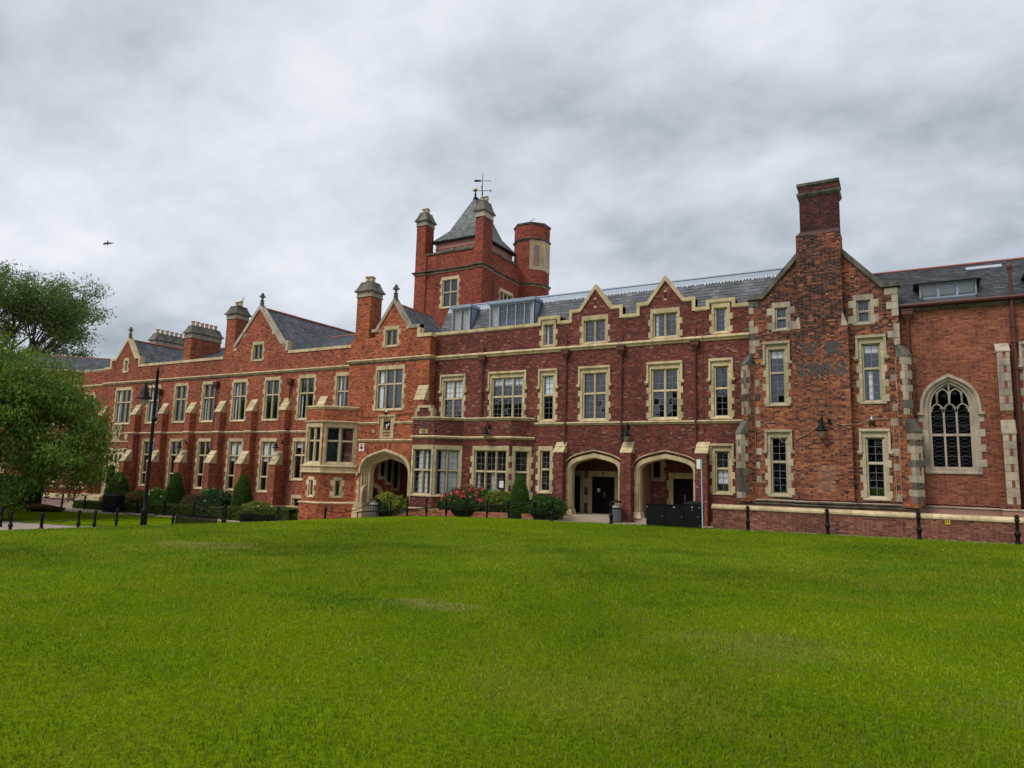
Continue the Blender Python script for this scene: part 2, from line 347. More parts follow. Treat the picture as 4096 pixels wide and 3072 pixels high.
class Field:
    """collects bricks or slates of one thing; build() joins them, singles() lifts out the largest ones"""
    def __init__(s): s.rows, s.cols = [], []
    def lay(s, fr, poly, holes=(), pal='lw', bond='flem', o=0.0, bh=.075, bl=.225, colfn=None, slate=False, u_off=0.0, j=.0045):
        loops = [poly]+list(holes); zs = [v for u, v in poly]; rows = []
        for k in range(math.floor(min(zs)/bh), math.ceil(max(zs)/bh)):
            for a, b in scan(loops, (k+.5)*bh):
                if bond == 'flem': seq = (bl, bl/2); off = .75*bl*(k % 2)
                elif bond == 'mix': seq = (bl, bl, bl, bl/2) if k % 4 else (bl/2, bl/2); off = bl*.5*(k % 2)+.37*(k % 7)
                else: seq = (bl,); off = bl*.5*(k % 2)
                per = sum(seq); u = math.floor((a-off-u_off)/per)*per+off+u_off; i = 0
                while u < b:
                    l = seq[i % len(seq)]; i += 1; p, q = max(u, a), min(u+l, b); u += l
                    if q-p > .03: rows.append((p+j, q-j, k*bh+j, (k+1)*bh-j))
        if not rows: return s
        r = np.array(rows); n = len(r); c = pick(pal, n)
        if not slate:
            um, zm = (r[:, 0]+r[:, 1])/2+fr.O[0]*.7, (r[:, 2]+r[:, 3])/2; c = c*(.80+.22*vnoise(um, zm*.45, .9, 4)+.20*vnoise(um, zm, 2.3, 5))[:, None]
        if colfn: c = colfn((r[:, 0]+r[:, 1])/2, (r[:, 2]+r[:, 3])/2, c)
        jit = NR.normal(0, .0022, n)
        if slate: ol, oh = o+.026+NR.normal(0, .003, n), o+.008+0*jit; r[:, 2] -= bh*.12
        else: ol = oh = o+jit
        s.rows.append((fr, r, ol, oh, o-.022 if not slate else o-.004)); s.cols.append(c); return s
    def count(s): return sum(len(r[1]) for r in s.rows)
    def build(s, parent, name='brickwork', mat='brick', skip=None):
        VV, CC = [], []
        for k, ((fr, r, ol, oh, ob), c) in enumerate(zip(s.rows, s.cols)):
            m = np.ones(len(r), bool)
            if skip and k in skip: m[skip[k]] = False
            r, ol, oh, c = r[m], ol[m], oh[m], c[m]
            ob_ = np.full(len(r), ob)
            def P(u, v, o): return fr.O+u[:, None]*fr.U+v[:, None]*fr.V+o[:, None]*fr.N
            a, b, d, e = r.T
            VV.append(np.stack([P(a, d, ob_), P(b, d, ob_), P(b, e, ob_), P(a, e, ob_), P(a, d, ol), P(b, d, ol), P(b, e, oh), P(a, e, oh)], 1).reshape(-1, 3)); CC.append(c)
        V = np.concatenate(VV); C = np.concatenate(CC); n = len(C)
        q = np.array([(4, 5, 6, 7), (0, 1, 5, 4), (1, 2, 6, 5), (2, 3, 7, 6), (3, 0, 4, 7)])
        F = (np.arange(n)[:, None, None]*8+q[None]).reshape(-1, 4)
        return color_mesh(name, V, F, np.repeat(C, 5, 0), mat, parent, 'stuff')
    def singles(s, parent, which, n=300):
        fr, r, ol, oh, ob = s.rows[which]; c = s.cols[which]
        ctr = fr.O+((r[:, 0]+r[:, 1])/2)[:, None]*fr.U+((r[:, 2]+r[:, 3])/2)[:, None]*fr.V
        dist = np.linalg.norm(ctr, axis=1)-(r[:, 1]-r[:, 0])*30
        idx = np.argsort(dist)[:n]
        for i in idx:
            b = block('brick', 'brick_single', fr, r[i, 0], r[i, 1], r[i, 2], r[i, 3], ob, ol[i], parent); b.color = (*c[i], 1)
        return {which: idx}
def color_mesh(name, V, F, C, mat, parent=None, kind=None):
    me = bpy.data.meshes.new(name); me.from_pydata(V.tolist() if len(V) < 10 else V, [], F.tolist() if len(F) < 10 else F)
    at = me.attributes.new('Col', 'FLOAT_COLOR', 'FACE')
    at.data.foreach_set('color', np.column_stack([C, np.ones(len(C))]).astype(np.float32).ravel())
    me.materials.append(M[mat]); me.update()
    o = put(bpy.data.objects.new(name, me), parent)
    if kind: o['kind'] = kind
    return o
# ------------------------------------------------------------------ windows, arches, buttresses, chimneys
def win(fr, uc, zb, zt, w, n=2, rows=(1,), grid=(1, 1), hood=0, blind=(), jamb=.2, head=.24, sill=.17, tooth=.13, st='stone', gl='glass', mull=.12, sillmat=None, curtain=()):
    return dict(fr=fr, uc=uc, zb=zb, zt=zt, w=w, n=n, rows=rows, grid=grid, hood=hood, blind=blind, jamb=jamb, head=head, sill=sill, tooth=tooth, st=st, gl=gl, mull=mull, curtain=curtain)
def rect(w, g=0.0): return [(w['uc']-w['w']/2-g, w['zb']-g), (w['uc']+w['w']/2+g, w['zb']-g), (w['uc']+w['w']/2+g, w['zt']+g), (w['uc']-w['w']/2-g, w['zt']+g)]
def build_window(th, s, room):
    fr, st = s['fr'], s['st']; u0, u1 = s['uc']-s['w']/2, s['uc']+s['w']/2; zb, zt, ja = s['zb'], s['zt'], s['jamb']
    m = MB(); hd, sl = s['head'], s['sill']
    m.box(fr, u0, u1, zt-hd, zt, -.24, .016)
    m.prism(Fr(fr.p(0, 0, 0), fr.N, fr.V, fr.U), [(-.24, zb), (.045, zb), (.045, zb+.05), (-.1, zb+sl), (-.24, zb+sl)], u0-.03, u1+.03)
    for a, b in ((u0, u0+ja*.6), (u1-ja*.6, u1)): m.box(fr, a, b, zb+sl*.5, zt-hd, -.24, .002)
    for a, b in ((u0+ja*.6, u0+ja), (u1-ja, u1-ja*.6)): m.box(fr, a, b, zb+sl*.6, zt-hd, -.24, -.06)
    m.box(fr, u0+ja*.6, u1-ja*.6, zt-hd-.05, zt-hd, -.24, -.06)
    g0, g1, z0, z1 = u0+ja, u1-ja, zb+sl, zt-hd-.05
    n, mu = s['n'], s['mull']; cw = (g1-g0-(n-1)*mu)/n
    for i in range(1, n):
        a = g0+i*cw+(i-1)*mu; m.prism(Fr(fr.p(0, 0, 0), fr.U, fr.N, fr.V), [(a, -.24), (a+mu, -.24), (a+mu, -.1), (a+mu*.68, -.045), (a+mu*.32, -.045), (a, -.1)], z0-.03, z1+.03)
    hs = np.array(s['rows'], float); hs = hs/hs.sum()*(z1-z0-.1*(len(hs)-1)); cells = []; zt_ = z1
    for r, h in enumerate(hs):
        zb_ = zt_-h
        for i in range(n): cells.append((i, r, g0+i*(cw+mu), g0+i*(cw+mu)+cw, zb_, zt_))
        if r < len(hs)-1: m.prism(Fr(fr.p(0, 0, 0), fr.N, fr.V, fr.U), [(-.24, zb_-.1), (-.06, zb_-.1), (-.055, zb_-.05), (-.12, zb_), (-.24, zb_)], g0-.02, g1+.02)
        zt_ = zb_-.1
    if s['hood']:
        h = s['hood']; m.box(fr, u0-.1, u1+.1, zt+.003, zt+.115, -.02, .12); m.box(fr, u0-.04, u1+.04, zt-.04, zt+.004, -.02, .07)
        for a, b, e in ((u0-.1, u0-.008, -1), (u1+.008, u1+.1, 1)):
            m.box(fr, a, b, zt-h, zt+.004, -.02, .1)
            c = (a-.09, b) if e < 0 else (a, b+.09); m.box(fr, c[0], c[1], zt-h-.1, zt-h+.001, -.02, .12); m.box(fr, c[0]+.03, c[1]-.03, zt-h-.16, zt-h-.1, -.02, .08)
    o = m.build('window', st, th)
    H = zt-hd-zb-sl*.5; k = max(2, round(H/.31)); e = .0025
    for i in range(k):
        a, b = zb+sl*.5+H*i/k, zb+sl*.5+H*(i+1)/k; t1 = s['tooth'] if i % 2 == 0 else .012; t2 = s['tooth'] if (i+(k % 2 == 0)) % 2 == 0 else .012
        t2 = t1
        for p, q in ((u0-t1*RN.uniform(.75, 1.15), u0+ja*.62), (u1-ja*.62, u1+t2*RN.uniform(.75, 1.15))):
            block('jamb_stone', st, fr, p, q, a+e, b-e, -.06, .016+RN.random()*.007, o)
    b = MB(); c = MB(); gx, gy = s['grid'] if not isinstance(s['grid'], list) else (0, 0)
    for (i, r, a, q, p0, p1) in cells:
        if isinstance(s['grid'], list): gx, gy = s['grid'][r]
        f = .028
        b.box(fr, a, a+f, p0, p1, -.2, -.14); b.box(fr, q-f, q, p0, p1, -.2, -.14); b.box(fr, a+f, q-f, p0, p0+f, -.2, -.14); b.box(fr, a+f, q-f, p1-f, p1, -.2, -.14)
        A, Q, B0, B1 = a+f, q-f, p0+f, p1-f
        for x in range(1, gx): xx = A+(Q-A)*x/gx; c.box(fr, xx-.0075, xx+.0075, B0, B1, -.178, -.158)
        for y in range(1, gy): yy = B0+(B1-B0)*y/gy; c.box(fr, A, Q, yy-.0075, yy+.0075, -.177, -.157)
        for x in range(gx):
            for y in range(gy):
                block('pane', s['gl'], fr, A+(Q-A)*x/gx, A+(Q-A)*(x+1)/gx, B0+(B1-B0)*y/gy, B0+(B1-B0)*(y+1)/gy, -.171, -.166, o, .006)
        for bl in s['blind']:
            if bl[0] in (i, -1) and bl[1] == r: block('blind', 'blind', fr, A, Q, B1-(B1-B0)*bl[2], B1, -.205, -.195, o)
        for bl in s['curtain']:
            if bl[0] in (i, -1) and bl[1] in (r, -1): block('curtain', 'curtain' if len(bl) < 5 else bl[4], fr, A+(Q-A)*bl[2], A+(Q-A)*bl[3], B0, B1, -.225, -.215, o)
    b.build('casement', 'frame', o)
    if c.v: c.build('glazing_bar', 'came', o)
    # the room behind, its dimness put into a near-black box
    P = [fr.p(u, v, d) for d in (-.245, -1.6) for u, v in ((u0-.2, zb-.2), (u1+.2, zb-.2), (u1+.2, zt+.2), (u0-.2, zt+.2))]
    room.add(P, [(4, 5, 6, 7), (0, 1, 5, 4), (1, 2, 6, 5), (2, 3, 7, 6), (3, 0, 4, 7)])
    return o
def build_wall(th, field, fr, outer, wins=(), holes=(), pal='lw', mortar='mortar_red', bond='flem', room=None, thick=.42, colfn=None, name='wall', nobrick=(), o=0.0, blend=()):
    u_ = [p[0] for p in outer]; lo_, hi_ = min(u_), max(u_); inset = [(u+.014 if u == lo_ else u-.014 if u == hi_ else u, v) for u, v in outer]
    m = MB(); m.slab(fr, inset, [rect(w, -.012) for w in wins]+list(holes), o-.009, o-thick)
    ob = m.build(name, mortar, th)
    if field is not None: field.lay(fr, outer, [rect(w) for w in wins]+list(holes)+list(nobrick), pal, bond, o, colfn=colfn)
    for w in wins: build_window(th, w, room)
    return ob
def arch_path(c, a, zs, za, n=9, zb=None):
    """four-centred arch, left foot to right foot"""
    h = za-zs; L_ = []
    for i in range(n+1):
        t = i/n; p0, p1, p2, p3 = np.array((-a, zs)), np.array((-a, zs+h*.72)), np.array((-a*.55, zs+h*.80)), np.array((0, za))
        q = (1-t)**3*p0+3*(1-t)**2*t*p1+3*(1-t)*t*t*p2+t**3*p3; L_.append((c+q[0], q[1]))
    R_ = [(2*c-u, v) for u, v in L_[-2::-1]]
    pts = L_+R_
    if zb is not None: pts = [(c-a, zb)]+pts+[(c+a, zb)]
    return pts
def buttress(th, field, fr, uc, w, stages, zbase, pal, mortar, st='stone', sides=True, blocks=2):
    """stages: list of (z cap top, z cap bottom, projection at wall above, projection of shaft below)"""
    m = MB(); hw = w/2; top_lim = None
    core = MB(); z_hi = stages[0][1]
    b = None
    for k, (zt, zb, p0, p1) in enumerate(stages):
        zlow = stages[k+1][1] if k+1 < len(stages) else zbase
        core.box(fr, uc-hw+.009, uc+hw-.009, zlow, zb+.005, -.02, p1-.009)
    b = core.build('buttress', mortar, th)
    for k, (zt, zb, p0, p1) in enumerate(stages):
        zlow = stages[k+1][1] if k+1 < len(stages) else zbase
        up0 = p0
        if field is not None:
            field.lay(fr, [(uc-hw, zlow), (uc+hw, zlow), (uc+hw, zb), (uc-hw, zb)], (), pal, 'flem', p1)
            for sg in (-1, 1):
                f2 = Fr(fr.p(uc+sg*hw, 0, 0), fr.N, fr.V, fr.U*sg)
                field.lay(f2, [(0, zlow), (p1, zlow), (p1, zb), (0, zb)], (), pal, 'flem', 0)
        fs = Fr(fr.p(uc, 0, 0), fr.N, fr.V, fr.U)
        for i in range(blocks):
            a, c = i/blocks, (i+1)/blocks; za, zc_ = zb+(zt-zb)*a, zb+(zt-zb)*c-.006
            oa, oc = p1+.035-(p1+.035-up0)*a, p1+.035-(p1+.035-up0)*c
            mb = MB(); mb.prism(fs, [(up0-.05, za), (oa, za), (oa, za+.05), (oc, zc_), (up0-.05, zc_)], -hw-.03, hw+.03)
            mb.build('cap_stone', st, b)
    return b
def chimney(th, field, x0, x1, y0, y1, z0, z1, pal, mortar, npots, along='x', band=.3, cap=.62, flare=.16, name='chimney', potr=.16):
    m = MB(); m.xbox(x0+.009, x1-.009, y0+.009, y1-.009, z0, z1); b = m.build(name, mortar, th)
    for p, q in (((x0, y0), (x1, y0)), ((x1, y0), (x1, y1)), ((x1, y1), (x0, y1)), ((x0, y1), (x0, y0))):
        f = wall2(p, q); field.lay(f, [(0, z0), (f.len, z0), (f.len, z1), (0, z1)], (), pal, 'flem')
    m = MB(); e = .03; m.xbox(x0-e, x1+e, y0-e, y1+e, z1-.02, z1+band); m.xbox(x0-.06, x1+.06, y0-.06, y1+.06, z1-.05, z1+.02); m.build('stone_band', 'stone_grey', b)
    m = MB(); z = z1+band; f = flare
    m.xbox(x0-f, x1+f, y0-f, y1+f, z-.002, z+.06); m.frust(x0-f, x1+f, y0-f, y1+f, z+.06, x0-f*.2, x1+f*.2, y0-f*.2, y1+f*.2, z+.06+cap*.32)
    m.frust(x0-f*.2, x1+f*.2, y0-f*.2, y1+f*.2, z+.06+cap*.32, x0+.1, x1-.1, y0+.1, y1-.1, z+.06+cap*.86)
    m.xbox(x0+.11, x1-.11, y0+.11, y1-.11, z+.06+cap*.85, z+.06+cap)
    m.build('cap', 'stone_dark', b)
    zp = z+.06+cap-.02
    for i in range(npots):
        t = (i+.5)/npots; cx, cy = ((x0+.12+(x1-x0-.24)*t, (y0+y1)/2) if along == 'x' else ((x0+x1)/2, y0+.12+(y1-y0-.24)*t))
        if along == 'c': cx, cy = (x0+x1)/2+(.17, -.17, .02)[i % 3], (y0+y1)/2+(-.1, -.08, .2)[i % 3]
        q = MB(); h = .46*RN.uniform(.92, 1.06); q.lathe((cx, cy, zp), [(potr, 0), (potr*.86, h*.5), (potr*.82, h*.8), (potr*1.12, h*.82), (potr*1.12, h*.95), (potr*.9, h), (potr*.6, h*.99), (potr*.6, h*.6)], 10)
        q.build('chimney_pot', 'pot', b, True)
    return b
def finial(th, x, y, z, h=.95, mat='stone_dark'):
    m = MB(); k = h/.95
    m.lathe((x, y, z), [(.15*k, -.1), (.14*k, .25*k), (.1*k, .3*k), (.16*k, .34*k), (.16*k, .38*k), (.07*k, .42*k), (.08*k, .55*k), (.11*k, .68*k), (.13*k, .78*k), (.1*k, .9*k), (.02, .97*k)], 8)
    for a in range(4):
        dx, dy = math.cos(a*math.pi/2), math.sin(a*math.pi/2)
        m.tube([(x+dx*.07*k, y+dy*.07*k, z+.56*k), (x+dx*.15*k, y+dy*.15*k, z+.66*k), (x+dx*.25*k, y+dy*.25*k, z+.68*k), (x+dx*.27*k, y+dy*.27*k, z+.64*k)], .035*k, 5)
    return m.build('finial', mat, th)
def downpipe(th, x, y, z0, z1, hopper=True, r=.055, stub=0.0, brackets=(.25, .55, .85)):
    m = MB(); m.tube([(x, y, z0), (x, y, z1)], r, 8)
    for t in brackets:
        z = z0+(z1-z0)*t; m.lathe((x, y, z), [(r*1.45, 0), (r*1.45, .06)], 8); m.xbox(x-r*1.9, x+r*1.9, y, y+.09, z+.01, z+.05)
    o = m.build('downpipe', 'pipe', th)
    if hopper:
        h = MB(); h.frust(x-.07, x+.07, y-.06, y+.09, z1-.05, x-.19, x+.19, y-.16, y+.09, z1+.22); h.xbox(x-.21, x+.21, y-.18, y+.09, z1+.22, z1+.42); h.xbox(x-.23, x+.23, y-.2, y+.1, z1+.4, z1+.45)
        h.build('hopper', 'pipe', o)
    if stub:
        s_ = MB(); s_.xbox(x-.04, x+.04, y+.01, y+.08, z1+.45, z1+.45+stub); s_.build('overflow', 'pipe', o)
    return o
def roof_plane(field, fr, poly, pal='slate', holes=(), w=.3, h=.19): field.lay(fr, poly, holes, pal, 'str', 0.0, h, w, slate=True, j=.004)
def slope(a, b, up):
    """roof frame: a->b along the eave (left to right seen from outside), up = vector up the slope"""
    a, b, up = np.array(a, float), np.array(b, float), np.array(up, float); U = (b-a)/np.linalg.norm(b-a); V = up-U*(up@U); ln = np.linalg.norm(V); V = V/ln
    f = Fr(a, U, V, np.cross(U, V)); f.len = np.linalg.norm(b-a); f.up = ln; return f

# ================================================================== LEFT WING
Y = 33.5; FL = wallY(Y)
th = thing('brick_wing', 'long orange-red brick wing on the left with stepped buttresses and two gables', 'building', (-45, 34, -3.6))
bf = Field(); room = MB(); sf = Field()
WU = [-32.0, -35.47, -38.88, -42.33, -45.8, -49.2, -52.7]
ws = [win(FL, c, 3.30, 6.46, 1.62, 2, (.36, .64), blind=[(0, 1, .0)] if i % 3 else [], curtain=[((0, -1, 0, .3+.12*(i % 3), 'blind'),) , ((0, 1, 0, .22, 'blind'), (1, 1, .8, 1, 'blind')), ()][i % 3]) for i, c in enumerate(WU)]
ws.append(win(FL, -56.87, 3.27, 6.42, 2.35, 3, (.36, .64), curtain=[(0, -1, 0, .4, 'blind'), (2, 1, .7, 1, 'blind')]))
for i, c in enumerate([-38.87, -42.32, -45.8, -49.2, -52.72]):
    ws.append(win(FL, c, -1.72, 2.09, 1.64, 2, (.28, .40, .26), blind=[(-1, 0, 1.0), (-1, 1, .22)] if i in (0, 1) else []))
ws.append(win(FL, -35.6, -.80, 2.10, 1.64, 2, (.36, .64), blind=[(-1, 0, .45)]))
ws.append(win(FL, -35.7, -2.75, -1.75, 1.1, 1, (1,), tooth=.02))
ws.append(win(FL, -40.69, 7.70, 9.17, 1.22, 2))
ws.append(win(FL, -57.0, 7.68, 8.95, .62, 1, jamb=.18))
top = [(-30.5, 8.14), (-37.66, 8.14), (-37.66, 8.86), (-38.22, 8.86), (-40.75, 11.72), (-43.4, 8.8), (-43.4, 8.14), (-55.1, 8.14), (-55.1, 8.85), (-55.7, 8.85), (-56.97, 10.55), (-58.45, 8.85), (-59.15, 8.85), (-59.15, 8.14), (-60.0, 8.14)]
DOOR1 = arch_path(-57.55, .62, -.45, -.05, 7, -2.52)
build_wall(th, bf, FL, [(-60.0, -4.4), (-30.5, -4.4)]+top, ws, [DOOR1], 'lw', 'mortar_red', 'flem', room)
m = MB()
m.ribbon(FL, [(-60.1, 8.28), (-59.25, 8.28), (-59.25, 9.0), (-58.5, 9.0), (-56.97, 10.78), (-55.65, 9.0), (-55.0, 9.0), (-55.0, 8.28), (-44.45, 8.28)], .2, -.36, .06)
m.ribbon(FL, [(-37.5, 8.28), (-30.6, 8.28)], .2, -.36, .06)
m.build('coping', 'stone', th)
m = MB(); m.ribbon(FL, [(-43.4, 9.0), (-40.75, 11.95), (-38.2, 9.02), (-37.54, 9.02), (-37.54, 8.28)], .22, -.36, .08); m.build('gable_coping', 'stone_grey', th)
for u, v in ((-42.35, 9.75), (-39.15, 9.75), (-38.05, 8.75), (-43.2, 8.75)): block('kneeler_stone', 'stone', FL, u-.17, u+.17, v-.12, v+.12, -.05, .02, th)
BX = [-33.75, -37.2, -40.6, -44.05, -47.5, -50.95, -54.55, -59.3]
path = [(-60, Y)]
for c in sorted(BX): path += [(c-.31, Y), (c-.31, Y-.45), (c+.31, Y-.45), (c+.31, Y)]
path += [(-30.5, Y)]
m = MB(); m.sweep(path, profile(2.60, .17, .09)); m.build('string_course', 'stone', th)
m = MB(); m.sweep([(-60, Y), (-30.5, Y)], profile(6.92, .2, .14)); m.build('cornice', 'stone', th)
m = MB(); m.sweep([(-60, Y), (-30.5, Y)], profile(6.72, .07, .05)); m.build('cornice_shade', 'stone_dark', th)  # dark strip under the cornice, its shadow put into the stone colour
for c in BX: buttress(th, bf, FL, c, .62, [(4.9, 4.0, 0, .45), (1.16, .22, .45, 1.0)], -4.3, 'lw', 'mortar_red', blocks=3)
m = MB()
path2 = [(-60, Y)]
for c in sorted(BX): path2 += [(c-.31, Y), (c-.31, Y-1.0), (c+.31, Y-1.0), (c+.31, Y)]
m.sweep(path2+[(-30.5, Y)], profile(-2.5, .16, .08)); m.build('plinth', 'stone', th)
chimney(th, bf, -44.4, -43.35, 33.48, 34.6, 8.0, 11.2, 'lw', 'mortar_red', 2)
chimney(th, bf, -59.4, -58.5, 36.9, 40.4, 8, 10.9, 'lw', 'mortar_red', 7, 'y', band=.36)
chimney(th, bf, -52.9, -52.0, 35.9, 38.8, 8, 10.85, 'lw', 'mortar_red', 6, 'y', band=.36)
chimney(th, bf, -43.8, -42.9, 37.2, 39.4, 9, 11.55, 'lw', 'mortar_red', 4, 'y', band=.2, cap=.3)
finial(th, -40.75, 33.6, 11.9); finial(th, -56.97, 33.6, 10.7)
for x, z1 in ((-36.95, 5.75), (-44.85, 5.9), (-51.75, 5.6), (-55.25, 2.3)): downpipe(th, x, 33.38, -3.6, z1, z1 > 3)
# roofs behind the parapet
for cx, zr, hw, y1 in ((-40.75, 11.7, 3.35, 44), (-56.97, 10.5, 2.4, 40)):
    r = slope((cx+hw, 33.9, 8.0), (cx+hw, y1, 8.0), (-hw, 0, zr-8.0)); roof_plane(sf, r, [(0, 0), (r.len, 0), (r.len, r.up), (0, r.up)])
    l = slope((cx-hw, y1, 8.0), (cx-hw, 33.9, 8.0), (hw, 0, zr-8.0)); roof_plane(sf, l, [(0, 0), (l.len, 0), (l.len, l.up), (0, l.up)])
    m = MB(); m.add([(cx+hw, 33.9, 7.98), (cx+hw, y1, 7.98), (cx, y1, zr-.03), (cx, 33.9, zr-.03), (cx-hw, 33.9, 7.98), (cx-hw, y1, 7.98)], [(0, 1, 2, 3), (3, 2, 5, 4)]); m.build('roof', 'slate_sheet', th)
    m = MB(); m.tube([(cx, 33.9, zr+.03), (cx, y1, zr+.03)], .09, 6); m.build('ridge_tile', 'terracotta', th)
r = slope((-60, 34.3, 8.0), (-30.4, 34.3, 8.0), (0, 5.5, 2.6)); roof_plane(sf, r, [(0, 0), (r.len, 0), (r.len, r.up), (0, r.up)])
m = MB(); m.add([(-60, 34.3, 7.97), (-30.4, 34.3, 7.97), (-30.4, 39.8, 10.57), (-60, 39.8, 10.57), (-30.4, 46, 7.97), (-60, 46, 7.97)], [(0, 1, 2, 3), (3, 2, 4, 5)]); m.build('roof', 'slate_sheet', th)
m = MB(); m.tube([(-60, 39.8, 10.6), (-30.4, 39.8, 10.6)], .09, 6); m.build('ridge_tile', 'terracotta', th)
m = MB(); m.xbox(-60, -30.5, 33.86, 34.4, 7.6, 7.9); m.build('gutter', 'lead', th)
# entrance below the left gable
m = MB(); m.ribbon(FL, arch_path(-57.55, .62, -.45, -.05, 7, -2.52), -.2, -.2, .03)
m.ribbon(FL, arch_path(-57.55, .62, -.45, -.05, 7, -2.52), -.1, -.26, -.05)
m.slab(FL, [(-58.75, -2.52), (-56.0, -2.52), (-56.0, 1.1), (-58.75, 1.1)], [arch_path(-57.55, .78, -.45, .12, 7, -2.50)]+[arch_path(c, .23, .55, .82, 4, .05) for c in (-58.25, -57.65, -57.0, -56.4)], .05, -.02)
m.box(FL, -58.85, -55.9, 1.08, 1.25, -.02, .12)
o = m.build('doorway', 'stone', th)
m = MB(); m.prism(FL, arch_path(-57.55, .6, -.45, -.06, 7, -2.52), -.4, -.34); d = m.build('door', 'door', th)
for c in (-58.25, -57.65, -57.0, -56.4):
    m = MB(); m.prism(FL, arch_path(c, .225, .55, .815, 4, .055), -.012, .006); m.build('pane', 'glass_dark', o)
for z in (1.9, 1.3): m = MB(); m.sweep([(-60, Y), (-55.2, Y)], profile(z, .13, .08)); m.build('string_course', 'stone', th)
m = MB(); m.box(FL, -57.75, -56.65, 1.85, 3.25, -.02, .06); m.box(FL, -57.85, -56.55, 3.2, 3.32, -.02, .12); m.box(FL, -57.85, -57.72, 2.5, 3.3, -.02, .1); m.box(FL, -56.68, -56.55, 2.5, 3.3, -.02, .1); pn = m.build('crest_panel', 'stone', th)
m = MB(); m.prism(FL, [(-57.45, 3.0), (-56.95, 3.0), (-56.95, 2.55), (-57.2, 2.3), (-57.45, 2.55)], .05, .1); m.build('shield', 'stone_grey', pn)
for u in (-58.5, -55.9): m = MB(); m.prism(FL, [(u-.2, 2.45), (u+.2, 2.45), (u+.2, 2.15), (u, 1.95), (u-.2, 2.15)], -.01, .05); m.build('shield', 'stone', th)
m = MB(); m.xbox(-59.9, -55.3, 32.5, 33.45, -3.9, -2.55); m.build('doorstep', 'step', th)
room.build('interior', 'dark', th); bf.build(th); sf.build(th, 'slating', 'slate')

# ================================================================== END WING (far left, angled, mostly behind the tree)
th = thing('angled_wing', 'angled brick end wing at far left half hidden by the leafy tree', 'building', (-66, 31, -3.6))
bf = Field(); room = MB(); sf = Field()
fa = wall2((-71.5, 25.5), (-63.4, 33.6)); fb = wall2((-63.4, 33.6), (-59.9, 33.6)); Lz = fa.len
wa = [win(fa, Lz-1.9, 3.2, 6.25, 2.1, 3, (.36, .64)), win(fa, Lz-2.1, -1.75, 1.7, 2.0, 3, (.36, .64)), win(fa, Lz-6.5, 3.2, 6.25, 2.1, 3, (.36, .64)), win(fa, Lz-6.5, -1.75, 1.7, 2.1, 3, (.36, .64))]
wb = [win(fb, 1.25, 3.2, 6.2, 1.5, 2, (.36, .64)), win(fb, 1.45, -1.75, 1.3, 1.2, 2, (.36, .64))]
build_wall(th, bf, fa, [(0, -4.4), (Lz, -4.4), (Lz, 8.1), (0, 8.1)], wa, (), 'lw', 'mortar_red', 'flem', room)
build_wall(th, bf, fb, [(0, -4.4), (fb.len, -4.4), (fb.len, 8.1), (0, 8.1)], wb, (), 'lw', 'mortar_red', 'flem', room)
pa = [(-71.5, 25.5), (-63.4, 33.6), (-59.9, 33.6)]
for z, h, d, n_ in ((8.2, .22, .07, 'coping'), (6.85, .2, .13, 'cornice'), (2.55, .17, .09, 'string_course'), (-2.0, .25, .12, 'plinth'), (-2.7, .22, .2, 'plinth')):
    m = MB(); m.sweep(pa, profile(z, h, d)); m.build(n_, 'stone', th)
m = MB(); m.sweep(pa, [(-.02, -2.9), (.18, -2.9), (.18, -4.3), (-.02, -4.3)]); m.build('plinth_wall', 'plaster', th)
r = slope((-71.3, 26.3, 7.9), (-63.2, 34.4, 7.9), (-3.6, 3.6, 2.2)); roof_plane(sf, r, [(0, 0), (r.len+3, 0), (r.len+6, r.up), (0, r.up)])
m = MB(); m.add([(-71.3, 26.3, 7.87), (-61, 36.6, 7.87), (-64, 41, 10.0), (-75, 30, 10.0)], [(0, 1, 2, 3)]); m.build('roof', 'slate_sheet', th)
m = MB(); m.tube([(-74.9, 29.9, 10.1), (-63.5, 41.3, 10.1)], .1, 6); m.build('ridge_tile', 'terracotta', th)
downpipe(th, -63.25, 33.45, -3.5, 6.6, False)
room.build('interior', 'dark', th); bf.build(th); sf.build(th, 'slating', 'slate')

# ================================================================== GATEHOUSE BAY
Y = 32.4; FG = wallY(Y)
th = thing('gatehouse_bay', 'bright red brick gatehouse bay with tall gable, chimney and moulded stone archway', 'building', (-27.3, 33, -2.9))
bf = Field(); room = MB(); sf = Field()
ws = [win(FG, -27.28, 7.62, 8.96, 1.18, 2), win(FG, -27.24, 3.66, 6.47, 2.28, 3, (.36, .64), curtain=[(0, -1, 0, .62, 'blind')])]
AC, AO = -27.27, 2.02
arch_o = arch_path(AC, AO-.1, -.15, 1.24, 10, -4.2)
wall_o = [(-30.6, -4.4), (-24.25, -4.4), (-24.25, 8.14), (-25.1, 8.14), (-25.1, 8.72), (-25.86, 8.72), (-27.17, 10.52), (-28.6, 8.7), (-28.6, 8.3), (-30.6, 8.3)]
build_wall(th, bf, FG, wall_o, ws, [arch_o], 'gate', 'mortar_red', 'flem', room)
fr_ = wall2((-24.25, Y), (-24.25, 33.2)); build_wall(th, bf, fr_, [(0, -4.4), (fr_.len, -4.4), (fr_.len, 8.14), (0, 8.14)], pal='gate', thick=.2)
fl_ = wall2((-30.6, 33.7), (-30.6, Y)); build_wall(th, bf, fl_, [(0, -4.4), (fl_.len, -4.4), (fl_.len, 8.3), (0, 8.3)], pal='gate', thick=.2)
m = MB(); m.ribbon(FG, [(-25.05, 8.9), (-25.05, 8.3), (-24.15, 8.3)], .2, -.4, .06); m.build('coping', 'stone', th)
m = MB(); m.ribbon(FG, [(-28.85, 8.86), (-28.55, 8.86), (-27.17, 10.76), (-25.86, 8.9), (-25.05, 8.9)], .2, -.36, .08); m.build('gable_coping', 'stone_grey', th)
